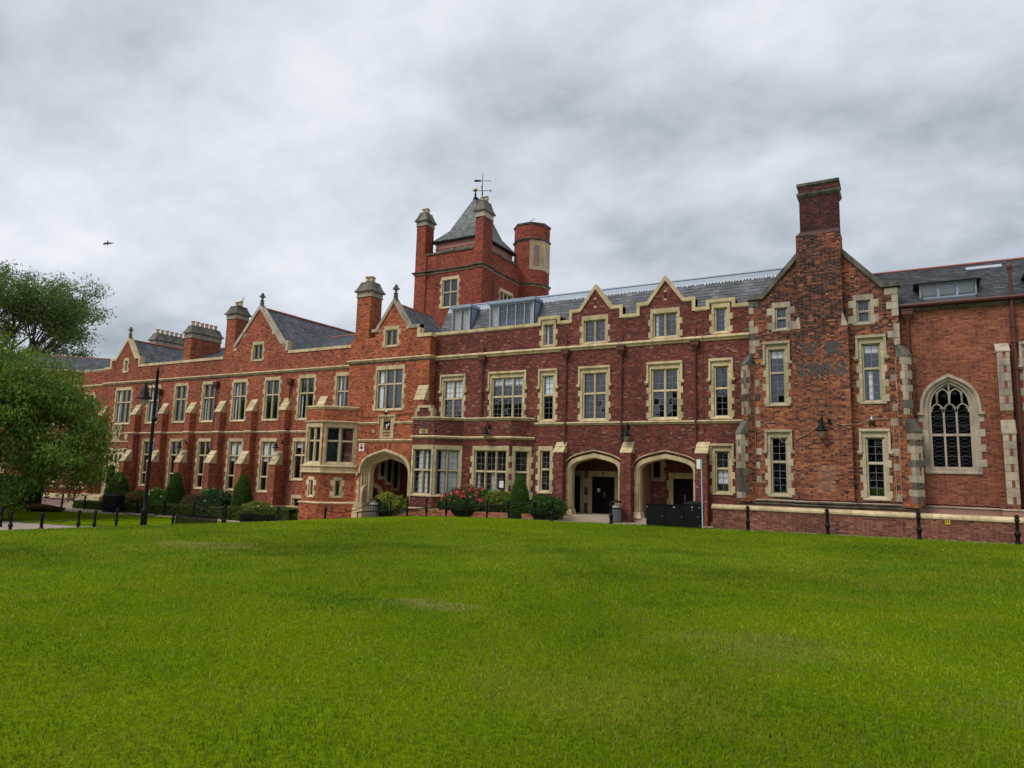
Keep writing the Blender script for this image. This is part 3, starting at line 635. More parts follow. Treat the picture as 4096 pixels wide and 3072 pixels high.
for u, v in ((-28.35, 8.78), (-26.0, 8.8)): block('kneeler_stone', 'stone', FG, u-.15, u+.15, v-.12, v+.12, -.05, .02, th)
finial(th, -27.17, 32.5, 10.68)
chimney(th, bf, -30.25, -29.1, 32.38, 33.45, 8.2, 11.12, 'gate', 'mortar_red', 3, 'c')
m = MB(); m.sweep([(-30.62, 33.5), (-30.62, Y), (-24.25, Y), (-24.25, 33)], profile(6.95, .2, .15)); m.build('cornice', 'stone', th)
m = MB(); m.sweep([(-30.62, 33.5), (-30.62, Y), (-24.25, Y), (-24.25, 33)], profile(6.75, .08, .06)); m.build('cornice_shade', 'stone_dark', th)  # shadow below the gatehouse cornice, painted as a darker strip
for seg in ([(-29.55, Y), (-27.9, Y)], [(-26.58, Y), (-24.25, Y)]): m = MB(); m.sweep(seg, profile(2.99, .16, .09)); m.build('string_course', 'stone', th)
m = MB(); m.sweep([(-29.5, Y), (-24.25, Y)], profile(1.93, .17, .1)); m.build('string_course', 'stone', th)
# crest panel with shield and illegible carved band
m = MB(); m.slab(FG, [(-27.77, 1.97), (-26.7, 1.97), (-26.7, 3.34), (-27.77, 3.34)], [[(-27.52, 2.45), (-26.95, 2.45), (-26.95, 3.18), (-27.52, 3.18)], [(-27.52, 2.08), (-26.95, 2.08), (-26.95, 2.36), (-27.52, 2.36)]], .05, -.05)
m.box(FG, -27.7, -26.8, 2.0, 3.3, -.06, -.02)
m.box(FG, -27.92, -26.56, 3.3, 3.42, -.02, .13); m.box(FG, -27.92, -27.8, 2.85, 3.3, -.02, .11); m.box(FG, -26.68, -26.56, 2.85, 3.3, -.02, .11)
for c in (-27.42, -27.235, -27.05): m.ribbon(FG, arch_path(c, .09, 3.02, 3.14, 4), .025, -.03, .04)
m.box(FG, -27.5, -26.97, 2.43, 2.47, -.03, .07); pn = m.build('crest_panel', 'stone', th)
m = MB(); m.prism(FG, [(-27.45, 3.0), (-27.02, 3.0), (-27.02, 2.68), (-27.235, 2.5), (-27.45, 2.68)], -.03, .05); sh = m.build('shield', 'black', pn)
m = MB(); m.box(FG, -27.29, -27.17, 2.7, 2.82, .045, .07); m.box(FG, -27.11, -27.05, 2.75, 2.9, .045, .07); m.box(FG, -27.28, -27.18, 2.58, 2.64, .045, .06); m.build('shield_charge', 'white', sh)
m = MB()
for i, x in enumerate(np.linspace(-27.46, -27.02, 9)): m.box(FG, x, x+.02, 2.14+.03*(i % 2), 2.3, -.03, .02)
for i, x in enumerate((-27.45, -27.3, -27.2, -27.07)): m.ribbon(FG, arch_path(x, .03, 2.2, 2.29, 3), .015, -.03, .02)
m.build('carved_band', 'stone', pn)
# archway: recessed orders
for k in range(5):
    m = MB(); a = AO-.1*k; za = 1.34-.105*k
    m.ribbon(FG, arch_path(AC, a, -.15, za, 12, -1.95 if k else None), .13, -.14*k-.2, .09-.115*k if k else .1); m.build('arch_order', 'stone', th)
for sx in (-1, 1):
    e = AC+sx*AO
    m = MB(); m.box(FG, min(e, e+sx*.16), max(e, e+sx*.16), -.3, -.12, -.02, .14); m.build('hood_stop', 'stone', th)
    for i in range(10):
        z = -.35-i*.27; t = .22 if i % 2 else .08
        block('jamb_stone', 'stone', FG, *sorted((e-sx*.06, e+sx*t*.8)), z-.265, z, -.1, .02+RN.random()*.008, th)
    for i in range(3):
        z = -1.95-i*.32
        block('plinth_stone', 'stone', FG, *sorted((e-sx*.48, e+sx*(.5 if sx < 0 else .2))), z-.315, z, -.6, .08+.02*i, th)
# brick relieving arch
m = MB(); pth = arch_path(AC, AO+.02, -.1, 1.38, 14); pth2 = arch_path(AC, AO+.36, -.1, 1.72, 14)
FA = Field(); V_, C_ = [], []
for i in range(len(pth)-1):
    for j in range(3):
        a0, a1 = np.array(pth[i])*(1-j/3)+np.array(pth[i+1])*j/3, np.array(pth[i])*(1-(j+.9)/3)+np.array(pth[i+1])*(j+.9)/3
        b0, b1 = np.array(pth2[i])*(1-j/3)+np.array(pth2[i+1])*j/3, np.array(pth2[i])*(1-(j+.9)/3)+np.array(pth2[i+1])*(j+.9)/3
        o_ = .004+RN.random()*.003
        V_ += [FG.p(*a0, -.01), FG.p(*a1, -.01), FG.p(*b1, -.01), FG.p(*b0, -.01), FG.p(*a0, o_), FG.p(*a1, o_), FG.p(*b1, o_), FG.p(*b0, o_)]
q = np.array([(4, 5, 6, 7), (0, 1, 5, 4), (1, 2, 6, 5), (2, 3, 7, 6), (3, 0, 4, 7)]); nb = len(V_)//8
color_mesh('relieving_arch', np.array(V_), (np.arange(nb)[:, None, None]*8+q).reshape(-1, 4), np.repeat(pick('gate', nb), 5, 0), 'brick', th, 'stuff')
# passage behind the arch: stair windows and a door in its left wall
fp = wall2((-28.95, 32.9), (-28.95, 40.5)); pd = arch_path(.35, .66, -1.35, -.98, 7, -2.78); sw = [(1.07+k*.68, 1.51+k*.68, -.33-k*.365) for k in range(3)]
build_wall(th, bf, fp, [(0, -3.2), (7.6, -3.2), (7.6, 2.4), (0, 2.4)], (), [pd]+[[(a, z), (b, z), (b, 1.9), (a, 1.9)] for a, b, z in sw], 'gate', 'mortar_red', 'flem', name='passage_wall')
m = MB(); m.add([(-24.7, 33.0, -3.2), (-24.7, 40.5, -3.2), (-24.7, 40.5, 2.4), (-24.7, 33.0, 2.4), (-29, 33.0, 2.2), (-29, 40.5, 2.2), (-29.4, 40.5, -3.2), (-29.4, 40.5, 2.4)], [(0, 1, 2, 3), (3, 2, 5, 4), (1, 2, 7, 6)]); m.build('passage_vault', 'dark_brick', th)  # ceiling, side and added end wall, coloured dark to hold the passage shade
m = MB(); m.add([(-30, 32.5, -2.78), (-24.4, 32.5, -2.78), (-24.4, 40.5, -2.78), (-30, 40.5, -2.78)], [(0, 1, 2, 3)]); m.build('passage_floor', 'step', th)
m = MB(); m.ribbon(fp, pd, -.14, -.15, .02); m.ribbon(fp, arch_path(.35, .8, -1.35, -.84, 7, -2.78), -.14, -.1, .06); m.build('inner_doorway', 'stone', th)
m = MB(); m.prism(fp, arch_path(.35, .65, -1.35, -.99, 7, -2.78), -.28, -.22); m.build('door', 'door', th)
for a, b, z in sw:
    m = MB(); m.slab(fp, [(a-.17, z-.2), (b+.17, z-.2), (b+.17, 2.1), (a-.17, 2.1)], [[(a, z), (b, z), (b, 1.95), (a, 1.95)]], .04, -.1); o = m.build('stair_window', 'stone', th)
    block('pane', 'glass_dark', fp, a, b, z, 1.95, -.06, -.054, o)
    block('stair_dark', 'dark', fp, a-.1, b+.1, z-.1, 2.0, -.3, -.28, o)
# corner buttress on the right
buttress(th, bf, FG, -24.6, .7, [(5.15, 4.2, 0, .42)], 3.3, 'gate', 'mortar_red', blocks=3)
r = slope((-25.6, 32.8, 8.0), (-25.6, 36.5, 8.0), (-1.57, 0, 2.4)); roof_plane(sf, r, [(0, 0), (r.len, 0), (r.len, r.up), (0, r.up)])
l = slope((-28.74, 36.5, 8.0), (-28.74, 32.8, 8.0), (1.57, 0, 2.4)); roof_plane(sf, l, [(0, 0), (l.len, 0), (l.len, l.up), (0, l.up)])
m = MB(); m.add([(-25.6, 32.8, 7.97), (-25.6, 36.5, 7.97), (-27.17, 36.5, 10.37), (-27.17, 32.8, 10.37), (-28.74, 32.8, 7.97), (-28.74, 36.5, 7.97)], [(0, 1, 2, 3), (3, 2, 5, 4)]); m.xbox(-30.5, -24.4, 32.8, 36, 7.7, 7.9); m.build('roof', 'slate_sheet', th)
m = MB(); m.tube([(-27.17, 32.8, 10.42), (-27.17, 36.4, 10.42)], .07, 6); m.build('ridge_tile', 'terracotta', th)
# oriel (canted two-storey bay)
OP = [(-32.6, 33.5), (-32.6, 30.95), (-31.1, 30.95), (-29.6, 32.45)]
f0, f1, f2 = (wall2(OP[i], OP[i+1]) for i in range(3))
for f, wn in ((f0, 0), (f1, 1), (f2, 2)):
    ll = f.len; w_ = []
    if wn: w_ = [win(f, ll/2, .27, 2.86, ll-.12, 2, (.38, .62), jamb=.24, head=.24, sill=.22, tooth=.0, mull=.2), win(f, ll/2, -1.72, -.45, .55, 1, jamb=.17, head=.2, sill=.15, tooth=.16)]
    build_wall(th, bf, f, [(0, -4.4), (ll, -4.4), (ll, 3.78), (0, 3.78)], w_, (), 'gate', 'mortar_red', 'flem', room, name='bay_wall', thick=.14)
    f_ = Fr(f.p(0, 0, .1), f.U, f.V, f.N); e = .09
    bf.lay(f_, [(-e, -4.4), (ll+e*.6, -4.4), (ll+e*.6, -2.12), (-e, -2.12)], (), 'gate')
    m = MB(); m.box(f, -.08, ll+.05, -4.4, -2.13, -.02, .092); m.build('plinth_wall', 'mortar_red', th)
for z, h, d, n_ in ((3.95, .2, .08, 'coping'), (3.02, .15, .1, 'string_course'), (.27, .16, .16, 'string_course'), (-.13, .1, .16, 'string_course'), (-1.96, .2, .16, 'plinth_course')):
    m = MB(); m.sweep(OP, profile(z, h, d)); m.build(n_, 'stone', th)
m = MB(); m.sweep(OP, [(-.02, .12), (.09, .12), (.09, -.14), (-.02, -.14)]); m.build('stone_band', 'stone', th)
m = MB(); m.add([(x, y, 3.7) for x, y in OP], [(0, 1, 2, 3)]); m.build('bay_roof', 'lead', th)
room.build('interior', 'dark', th); bf.build(th); sf.build(th, 'slating', 'slate')
# ================================================================== MIDDLE RANGE
Y = 33.0; FM = wallY(Y)
th = thing('middle_range', 'dark red brick middle range with mansard roof, two small gables and paired archways', 'building', (-15, 34, -2.1))
bf = Field(); room = MB(); sf = Field()
ge, g3 = [(2, 3), (2, 4)], (2, 4)
ws = [win(FM, -22.9, 2.86, 5.66, 1.62, 2, (.44, .56), ge, .85, blind=[(-1, 0, 1.0)]),
      win(FM, -19.21, 2.86, 5.67, 2.28, 3, (.44, .56), ge, .85, blind=[(-1, 0, .4)]),
      win(FM, -16.63, 2.86, 5.66, .95, 1, (.44, .56), ge, .85, blind=[(-1, 0, 1.0)]),
      win(FM, -13.91, 2.86, 5.67, 1.6, 2, (.44, .56), ge, .85),
      win(FM, -10.14, 2.86, 5.69, 1.62, 2, (.44, .56), ge, .85),
      win(FM, -7.38, 2.88, 5.68, .95, 1, (.44, .56), ge, .85),
      win(FM, -16.66, 6.99, 8.5, .86, 1, (1,), g3, curtain=[(0, 0, 0, .28, 'blind')]), win(FM, -13.93, 6.96, 8.52, 1.5, 2, (1,), g3),
      win(FM, -10.12, 6.96, 8.54, 1.5, 2, (1,), g3, curtain=[(0, 0, 0, .3, 'blind')]), win(FM, -7.36, 6.99, 8.54, .86, 1, (1,), g3, curtain=[(0, 0, .82, 1, 'blind')]),
      win(FM, -16.71, -.96, 1.56, .86, 1, (.46, .54), (2, 3)), win(FM, -7.39, -.68, 1.6, .92, 1, (.42, .58), [(2, 2), (2, 3)], .62, blind=[(0, 1, .65)])]
cp = [(-24.4, 8.4), (-17.3, 8.4), (-17.3, 8.72), (-15.95, 8.72), (-15.95, 8.4), (-15.4, 8.4), (-15.4, 8.95), (-14.83, 8.95), (-13.9, 10.24), (-12.96, 8.95), (-12.35, 8.95), (-12.35, 8.42), (-11.6, 8.42), (-11.6, 8.95), (-11.05, 8.95), (-10.09, 10.25), (-9.14, 8.97), (-8.57, 8.97), (-8.57, 8.42), (-8.05, 8.42), (-8.05, 8.74), (-6.65, 8.74), (-6.65, 8.42), (-5.85, 8.42)]
low = [(u, v-.1) for u, v in cp]
AR = [(-13.88, 1.3), (-10.1, 1.33)]
ah = [arch_path(c, a+.2, .3, 1.16, 9, -2.3) for c, a in AR]
ah2 = [arch_path(c, a+.42, .3, 1.34, 9, .3) for c, a in AR]
build_wall(th, bf, FM, [(-24.4, -2.6), (-5.85, -2.6)]+low[::-1], ws, ah, 'mid', 'mortar_pink', 'mix', room)
m = MB(); m.ribbon(FM, cp, .17, -.36, .07); m.build('coping', 'stone', th)
m = MB(); m.ribbon(FM, [(u, v-.17) for u, v in cp], .05, -.02, .035); m.build('coping_underside', 'stone', th)
for c in (-13.9, -10.09):
    for v in (9.42, 8.98): block('vent_stone', 'stone', FM, c-.075, c+.075, v-.06, v+.06, -.05, .03, th)
    m = MB()
    for i in range(5): m.box(FM, c-.04, c+.04, 9.04+i*.068, 9.07+i*.068, -.05, .012)
    m.build('vent', 'dark', th)
m = MB(); m.sweep([(-24.4, Y), (-5.9, Y)], profile(6.95, .26, .15)); m.build('cornice', 'stone', th)
m = MB(); m.sweep([(-17.4, Y), (-5.9, Y)], profile(2.84, .17, .1)); m.build('string_course', 'stone', th)
for x in (-20.82, -15.53, -12.38, -8.59): downpipe(th, x, Y-.12, 2.6 if x < -20 else -2.2, 6.28, True, .05, .6)
# arches
for (c, a), hz in zip(AR, ah2):
    m = MB()
    m.ribbon(FM, arch_path(c, a+.26, .3, 1.2, 12, -1.72), .2, -.42, .02); m.ribbon(FM, arch_path(c, a+.07, .3, 1.02, 12, -1.72), .07, -.46, -.06)
    m.ribbon(FM, arch_path(c, a+.44, .3, 1.39, 12), .05, -.02, .08)
    o = m.build('archway', 'stone', th)
    for sx in (-1, 1):
        for i in range(6):
            z = .28-i*.34
            if z-.335 > -1.75: block('jamb_stone', 'stone', FM, *sorted((c+sx*(a+.05), c+sx*(a+.26+(.13 if i % 2 == 0 else 0)))), z-.335, z, -.3, .022+RN.random()*.006, o)
        m = MB(); x = c+sx*(a+.13)
        m.frust(x-.24, x+.24, 32.88, 33.5, -1.98, x-.2, x+.2, 32.92, 33.5, -1.82); m.frust(x-.2, x+.2, 32.92, 33.5, -1.82, x-.16, x+.16, 32.96, 33.5, -1.68); m.build('arch_base', 'stone', o)
    V_ = []; p1, p2 = arch_path(c, a+.27, .3, 1.21, 12), arch_path(c, a+.395, .3, 1.335, 12)
    for i in range(len(p1)-1):
        for j in range(2):
            f = lambda P, t: np.array(P[i])*(1-t)+np.array(P[i+1])*t
            a0, a1, b0, b1 = f(p1, j/2), f(p1, (j+.82)/2), f(p2, j/2), f(p2, (j+.82)/2)
            V_ += [FM.p(*a0, -.01), FM.p(*a1, -.01), FM.p(*b1, -.01), FM.p(*b0, -.01), FM.p(*a0, .012), FM.p(*a1, .012), FM.p(*b1, .012), FM.p(*b0, .012)]
    nb = len(V_)//8; color_mesh('arch_bricks', np.array(V_), (np.arange(nb)[:, None, None]*8+q).reshape(-1, 4), np.repeat(pick('mid', nb), 5, 0), 'brick', th, 'stuff')
for c in (-15.72, -11.99, -8.25): buttress(th, bf, FM, c, .55, [(1.8, 1.22, 0, .48)], -2.5, 'mid', 'mortar_pink', blocks=2)
# porch behind the arches
yb = 35.2; fp = wallY(yb)
doors = [(-16.2, -15.6), (-14.9, -13.58), (-10.36, -9.3)]
dw = [[(a, -1.98), (b, -1.98), (b, .02), (a, .02)] for a, b in doors]
pw = win(fp, -11.55, -.12, 1.75, 1.35, 2, (1,), (1, 1), gl='glass_dark')
build_wall(th, bf, fp, [(-17.0, -2.1), (-7.6, -2.1), (-7.6, 2.2), (-17.0, 2.2)], [pw], dw, 'mid', 'mortar_pink', 'mix', room)
m = MB(); m.add([(-17, 33.4, -2.1), (-17, yb, -2.1), (-17, yb, 2.0), (-17, 33.4, 2.0), (-7.6, 33.4, -2.1), (-7.6, yb, -2.1), (-7.6, yb, 2.0), (-7.6, 33.4, 2.0)], [(0, 1, 2, 3), (4, 5, 6, 7), (3, 2, 6, 7)]); m.build('porch_ceiling', 'mortar_pink', th)
m = MB(); m.xbox(-12.35, -11.6, 33.4, yb, -2.1, 2.0); m.build('porch_pier', 'mortar_pink', th)
m = MB(); m.xbox(-17, -7.6, 32.95, 36.2, -2.6, -1.98); m.build('porch_floor', 'step', th)
m = MB(); m.xbox(-15.35, -12.45, 32.45, 33.0, -2.5, -2.04); m.build('porch_step', 'step', th)
for (a, b), lt in zip(doors, ('Q', 'R', '')):
    m = MB(); m.slab(fp, [(a-.24, -1.98), (b+.24, -1.98), (b+.24, .32), (a-.24, .32)], [[(a, -1.979), (b, -1.979), (b, .02), (a, .02)]], .05, -.12); o = m.build('door_surround', 'stone', th)
    for i in range(4):
        for u in (a-.24, b+.24):
            if i % 2: block('jamb_stone', 'stone', fp, u-.1, u+.1, -1.9+i*.45, -1.45+i*.45, -.05, .055, o)
    m = MB(); m.box(fp, a, b, -1.98, .02, -.2, -.12)
    for k in range(1, 4): m.box(fp, a+(b-a)*k/4-.012, a+(b-a)*k/4+.012, -1.95, 0, -.12, -.112)
    d = m.build('door', 'door', th)
    if b-a > .7:
        m = MB(); m.box(fp, (a+b)/2+.02, (a+b)/2+.06, -1.1, -.8, -.12, -.06); m.build('handle', 'silver', d)
    if lt:
        cu = bpy.data.curves.new('letter', 'FONT'); cu.body = lt; cu.size = .26; cu.extrude = .01; cu.align_x = 'CENTER'; cu.materials.append(M['black'])
        tmp = bpy.data.objects.new('tmp', cu); COL.objects.link(tmp); dg = bpy.context.evaluated_depsgraph_get(); lm = bpy.data.meshes.new_from_object(tmp.evaluated_get(dg)); bpy.data.objects.remove(tmp)
        ob = put(bpy.data.objects.new('letter', lm), o); ob.matrix_basis = Matrix.Translation(((a+b)/2, yb-.06, .08)) @ Matrix.Rotation(math.pi/2, 4, 'X')
# canted bays
A0, A1, B0, B1, B2 = (-24.1, 30.88), (-22.6, 30.88), (-21.43, 32.05), (-18.35, 32.05), (-17.4, 33.0)
BP = [(-24.1, 32.6), A0, A1, B0, B1, B2]
fs = [wall2(BP[i], BP[i+1]) for i in range(5)]
bw = {1: [win(fs[1], .76, -1.33, 1.52, 1.46, 2, (.46, .54), [(2, 3), (2, 4)], tooth=0, jamb=.16, curtain=[(1, -1, .0, 1, 'blind'), (0, -1, .45, 1, 'blind')])],
      2: [win(fs[2], .83, -1.33, 1.52, 1.6, 2, (.46, .54), [(2, 3), (2, 4)], tooth=.0, jamb=.2, curtain=[(-1, -1, 0, 1, 'blind')])],
      3: [win(fs[3], 1.83, -1.33, 1.52, 2.32, 3, (.46, .54), [(2, 3), (2, 4)], jamb=.2, curtain=[(0, 1, .1, .35), (1, 1, .5, .9)])],
      4: [win(fs[4], .66, -1.33, 1.52, 1.06, 1, (.46, .54), [(2, 3), (2, 4)], jamb=.2)]}
for i, f in enumerate(fs):
    ll = f.len
    build_wall(th, bf, f, [(0, -2.9), (ll, -2.9), (ll, 2.95), (0, 2.95)], bw.get(i, []), (), 'mid', 'mortar_pink', 'mix', room, name='bay_wall', thick=.14)
for z, h, d, n_ in ((3.1, .18, .09, 'coping'), (2.04, .15, .1, 'string_course'), (-1.95, .14, .08, 'plinth_course')):
    m = MB(); m.sweep(BP, profile(z, h, d)); m.build(n_, 'stone', th)
m = MB(); m.add([(x, y, 2.9) for x, y in BP]+[(-17.4, 33.05, 2.9), (-24.1, 33.05, 2.9)], [(0, 1, 2, 3, 4, 5, 6, 7)]); m.build('bay_roof', 'lead', th)
f = fs[1]; ped = [(-.02, 2.95), (.25, 2.95), (.25, 3.42), (.4, 3.42), (.4, 3.62), (1.15, 3.62), (1.15, 3.42), (1.3, 3.42), (1.3, 2.95)]
m = MB(); m.slab(f, ped[1:], [], -.009, -.25); m.build('parapet_step', 'mortar_pink', th); bf.lay(f, ped[1:], [arch_path(.77, .18, 3.0, 3.22, 5, 2.6)], 'mid', 'mix')
m = MB(); m.ribbon(f, [(-.08, 3.1), (.16, 3.1), (.16, 3.55), (.31, 3.55), (.31, 3.75), (1.24, 3.75), (1.24, 3.55), (1.39, 3.55), (1.39, 3.1)], .15, -.28, .06); m.build('coping', 'stone', th)
m = MB(); m.prism(f, arch_path(.77, .17, 3.0, 3.2, 5, 2.4), -.02, .002); ni = m.build('niche', 'dark_brick', th)
m = MB(); m.box(f, .5, 1.04, 2.16, 2.4, -.02, .02); m.lathe(f.p(.77, 2.2, .02), [(.05, 0), (.16, .1), (.2, .16), (.2, .2)], 10); m.build('niche_bracket', 'stone', th)
# mansard
yr0, zr0, yr1, zr1 = 33.5, 8.0, 34.75, 10.36
r = slope((-24.6, yr0, zr0), (-4.0, yr0, zr0), (0, yr1-yr0, zr1-zr0)); hl = [[(a, -.1), (b, -.1), (b, 2.3), (a, 2.3)] for a, b in ((.95, 2.3), (3.65, 6.65))]
roof_plane(sf, r, [(0, 0), (r.len, 0), (r.len, r.up-.42), (0, r.up-.42)], 'slate', hl, w=.36, h=.2)
m = MB(); m.add([(-24.6, yr0, zr0-.02), (-4.0, yr0, zr0-.02), (-4.0, yr1, zr1-.02), (-24.6, yr1, zr1-.02), (-4.0, 44, zr1+.25), (-24.6, 44, zr1+.25)], [(0, 1, 2, 3), (3, 2, 4, 5)]); m.build('roof', 'slate_sheet', th)
m = MB(); m.box(r, 0, r.len, r.up-.40, r.up+.02, -.01, .03); m.box(r, 0, r.len, r.up-.02, r.up+.06, -.1, .07); m.build('lead_flashing', 'lead', th)
m = MB(); u = 0.0
while u < r.len-.2:
    w_ = RN.uniform(.1, .2); d_ = RN.uniform(.02, .1); m.prism(r, [(u, r.up-.3), (u+w_, r.up-.3), (u+w_*.8, r.up-.42-d_), (u+w_*.3, r.up-.44-d_)], .028, .038); u += w_*1.02
m.build('dressed_lead_edge', 'lead_pale', th)
def dormer(x0, x1, lights, curt):
    yf, z0, z1 = 33.66, 8.42, 10.14; fd = wallY(yf)
    m = MB(); cw = (x1-x0-.12)/lights; holes = [[(x0+.09+i*cw, z0+.1), (x0+.03+(i+1)*cw, z0+.1), (x0+.03+(i+1)*cw, z1-.3), (x0+.09+i*cw, z1-.3)] for i in range(lights)]
    m.slab(fd, [(x0, z0), (x1, z0), (x1, z1-.18), (x0, z1-.18)], holes, 0, -.12); m.xbox(x0-.08, x1+.08, yf-.1, 35.2, z1-.18, z1)
    for x in (x0, x1): m.add([(x, yf, z0-.4), (x, 35.2, z0-.4), (x, 35.2, z1-.1), (x, yf, z1-.1)], [(0, 1, 2, 3)])
    o = m.build('dormer', 'dorm', th)
    m = MB(); u = x0-.06
    while u < x1+.05: m.box(fd, u, u+.035, z1-.24, z1-.2, .1, .115); u += .085
    m.build('dentil', 'lead', o)
    for i, h in enumerate(holes):
        a, b, c, d = h[0][0], h[1][0], h[0][1], h[2][1]; g = MB(); g.box(fd, (a+b)/2-.008, (a+b)/2+.008, c, d, -.075, -.05)
        for k in range(1, 4): g.box(fd, a, b, c+(d-c)*k/4-.008, c+(d-c)*k/4+.008, -.074, -.051)
        g.build('glazing_bar', 'came', o)
        for xx in range(2):
            for k in range(4): block('pane', 'glass', fd, a+(b-a)*xx/2, a+(b-a)*(xx+1)/2, c+(d-c)*k/4, c+(d-c)*(k+1)/4, -.068, -.062, o, .005)
        if i in curt: block('curtain', 'curtain', fd, a+(b-a)*curt[i][0], a+(b-a)*curt[i][1], c, d, -.2, -.19, o)
    room.add([(x0+.02, yf+.13, z0), (x1-.02, yf+.13, z0), (x1-.02, yf+.13, z1-.2), (x0+.02, yf+.13, z1-.2), (x0+.02, yf+1.3, z0), (x1-.02, yf+1.3, z0), (x1-.02, yf+1.3, z1-.2), (x0+.02, yf+1.3, z1-.2)], [(4, 5, 6, 7), (0, 1, 5, 4), (1, 2, 6, 5), (2, 3, 7, 6), (3, 0, 4, 7)])
dormer(-23.65, -22.3, 2, {0: (0, 1), 1: (0, 1)}); dormer(-20.95, -17.95, 5, {0: (0, 1), 4: (.5, 1)})
room.build('interior', 'dark', th); bf.build(th); sf.build(th, 'slating', 'slate')

# ================================================================== GABLE BLOCK WITH CHIMNEY BREAST
Y = 32.4; FB = wallY(Y); YB_ = 32.0; FBR = wallY(YB_)
th = thing('gable_block', 'mottled red brick gable block with a huge central chimney breast and stone quoins', 'building', (-2.9, 33, -1.9))
bf = Field(); room = MB(); sf = Field()
kw = dict(st='stone_grey', jamb=.2, tooth=.2)
ws = [win(FB, -4.53, 6.78, 8.12, .78, 1, (1, 1), (2, 2), **kw), win(FB, -1.2, 6.78, 8.12, .78, 1, (1, 1), (2, 2), **kw)]
for c in (-4.77, -.98):
    for zb, zt in ((3.36, 6.2), (-.66, 2.2)): ws.append(win(FB, c, zb, zt, .96, 1, (.43, .57), [(2, 3), (2, 4)], .82, st='stone_buff', blind=[(0, 0, .35)] if zt > 3 else [], curtain=[(0, 1, .25, .55, 'blind')] if (c > -2 and zt > 3) else []))
def gabcol(u, z, c):
    n = len(u); d = pick('gabdark', n); mk = NR.random(n) < np.clip((z-4.2)/4.5, .0, .9)*(.25+1.4*vnoise(u, z, 1.5, 8)); c[mk] = d[mk]; return c
build_wall(th, bf, FB, [(-5.93, -2.3), (.1, -2.3), (.1, 8.3), (-.42, 8.3), (-2.9, 11.1), (-5.38, 8.3), (-5.93, 8.3)], ws, (), 'gab', 'mortar_pale', 'flem', room, colfn=gabcol)
fr_ = wall2((.1, Y), (.1, 33.4)); build_wall(th, bf, fr_, [(0, -2.3), (1, -2.3), (1, 8.3), (0, 8.3)], pal='gab', mortar='mortar_pale', thick=.2)
fl_ = wall2((-5.93, 33.4), (-5.93, Y)); build_wall(th, bf, fl_, [(0, -2.3), (1, -2.3), (1, 8.3), (0, 8.3)], pal='gab', mortar='mortar_pale', thick=.2)
# initials and date picked out in dark vitrified bricks
GL = {'V': ["#...#", "#...#", "#...#", ".#.#.", ".#.#.", ".#.#.", "..#..", "..#.."], 'R': ["###..", "#..#.", "#..#.", "###..", "##...", "#.#..", "#..#.", "#...#"],
      '1': [".#.", "##.", ".#.", ".#.", ".#.", ".#.", ".#.", "###"], '8': [".##.", "#..#", "#..#", ".##.", ".##.", "#..#", "#..#", ".##."], '4': ["..#.", ".##.", ".##.", "#.#.", "####", "..#.", "..#.", "..#."]}
MARK = []
for ch, x, zt in (('V', -3.62, 6.08), ('R', -2.62, 6.08), ('1', -3.86, 5.15), ('8', -3.42, 5.15), ('4', -2.92, 5.15), ('8', -2.38, 5.15)):
    for rr, row in enumerate(GL[ch]):
        for cc, v in enumerate(row):
            if v == '#': MARK.append((x+cc*.115, x+cc*.115+.118, zt-(rr+1)*.076, zt-rr*.076))
def breastcol(u, z, c):
    n = len(u); d = pick('gabdark', n); mk = NR.random(n) < np.clip((z-4.9)/3.6, .0, .9)*(.4+1.5*vnoise(u, z, 1.4, 9)); c[mk] = d[mk]
    pat = (np.abs(((u+2.9)/.55+z/.55) % 2-1) < .22) & (z > 6.6); c[pat & (NR.random(n) < .55)] *= .5
    for a, b, p, s_ in MARK: c[(u > a-.03) & (u < b+.03) & (z > p) & (z < s_)] = (.085, .082, .088)
    rep = (np.abs(u+2.85) < .27) & (z > -.35) & (z < .75); c[rep] = c[rep]*.75+np.array((.11, .075, .055)); return c
stg = [(-4.07, -1.80, -.85, 6.75), (-3.78, -1.97, 6.75, 11.02), (-3.6, -2.02, 11.02, 12.85)]
for k, (x0, x1, z0, z1) in enumerate(stg):
    y0 = YB_+(.0, .0, .08)[k]; y1 = Y+(.1, .85, .75)[k]
    m = MB(); m.xbox(x0+.009, x1-.009, y0+.009, y1, z0, z1+.01); m.build('chimney_breast' if k < 2 else 'chimney_shaft', 'mortar_pale' if k < 2 else 'plaster', th)
    pal = ('gab', 'gab', 'stack')[k]
    for p, q_ in (((x0, y0), (x1, y0)), ((x1, y0), (x1, y1)), ((x1, y1), (x0, y1)), ((x0, y1), (x0, y0))):
        if k == 0 and p[1] == y1 and q_[1] == y1: continue
        f = wall2(p, q_)
        if p == (x0, y0):
            f = wallY(y0); 
            if k == 0:
                bf.lay(f, [(x0, z0), (x1, z0), (x1, 4.35), (x0, 4.35)], (), pal, 'flem', colfn=breastcol); BREAST = len(bf.rows)-1
                bf.lay(f, [(x0, 4.35), (x1, 4.35), (x1, 6.15), (x0, 6.15)], (), pal, 'str', bl=.115, colfn=breastcol)
                bf.lay(f, [(x0, 6.15), (x1, 6.15), (x1, z1), (x0, z1)], (), pal, 'flem', colfn=breastcol)
            else: bf.lay(f, [(x0, z0), (x1, z0), (x1, z1), (x0, z1)], (), pal, 'flem', colfn=breastcol if k < 2 else None)
        else: bf.lay(f, [(0, z0), (f.len, z0), (f.len, z1), (0, z1)], (), pal, 'flem')
m = MB()
for x0, x1, X0, X1, z0, z1 in ((-3.78, -1.97, -3.6, -2.02, 11.0, 11.18),): m.frust(x0, x1, YB_, Y+.85, z0, X0, X1, YB_+.08, Y+.75, z1)
m.build('shoulder', 'dark_brick', th)
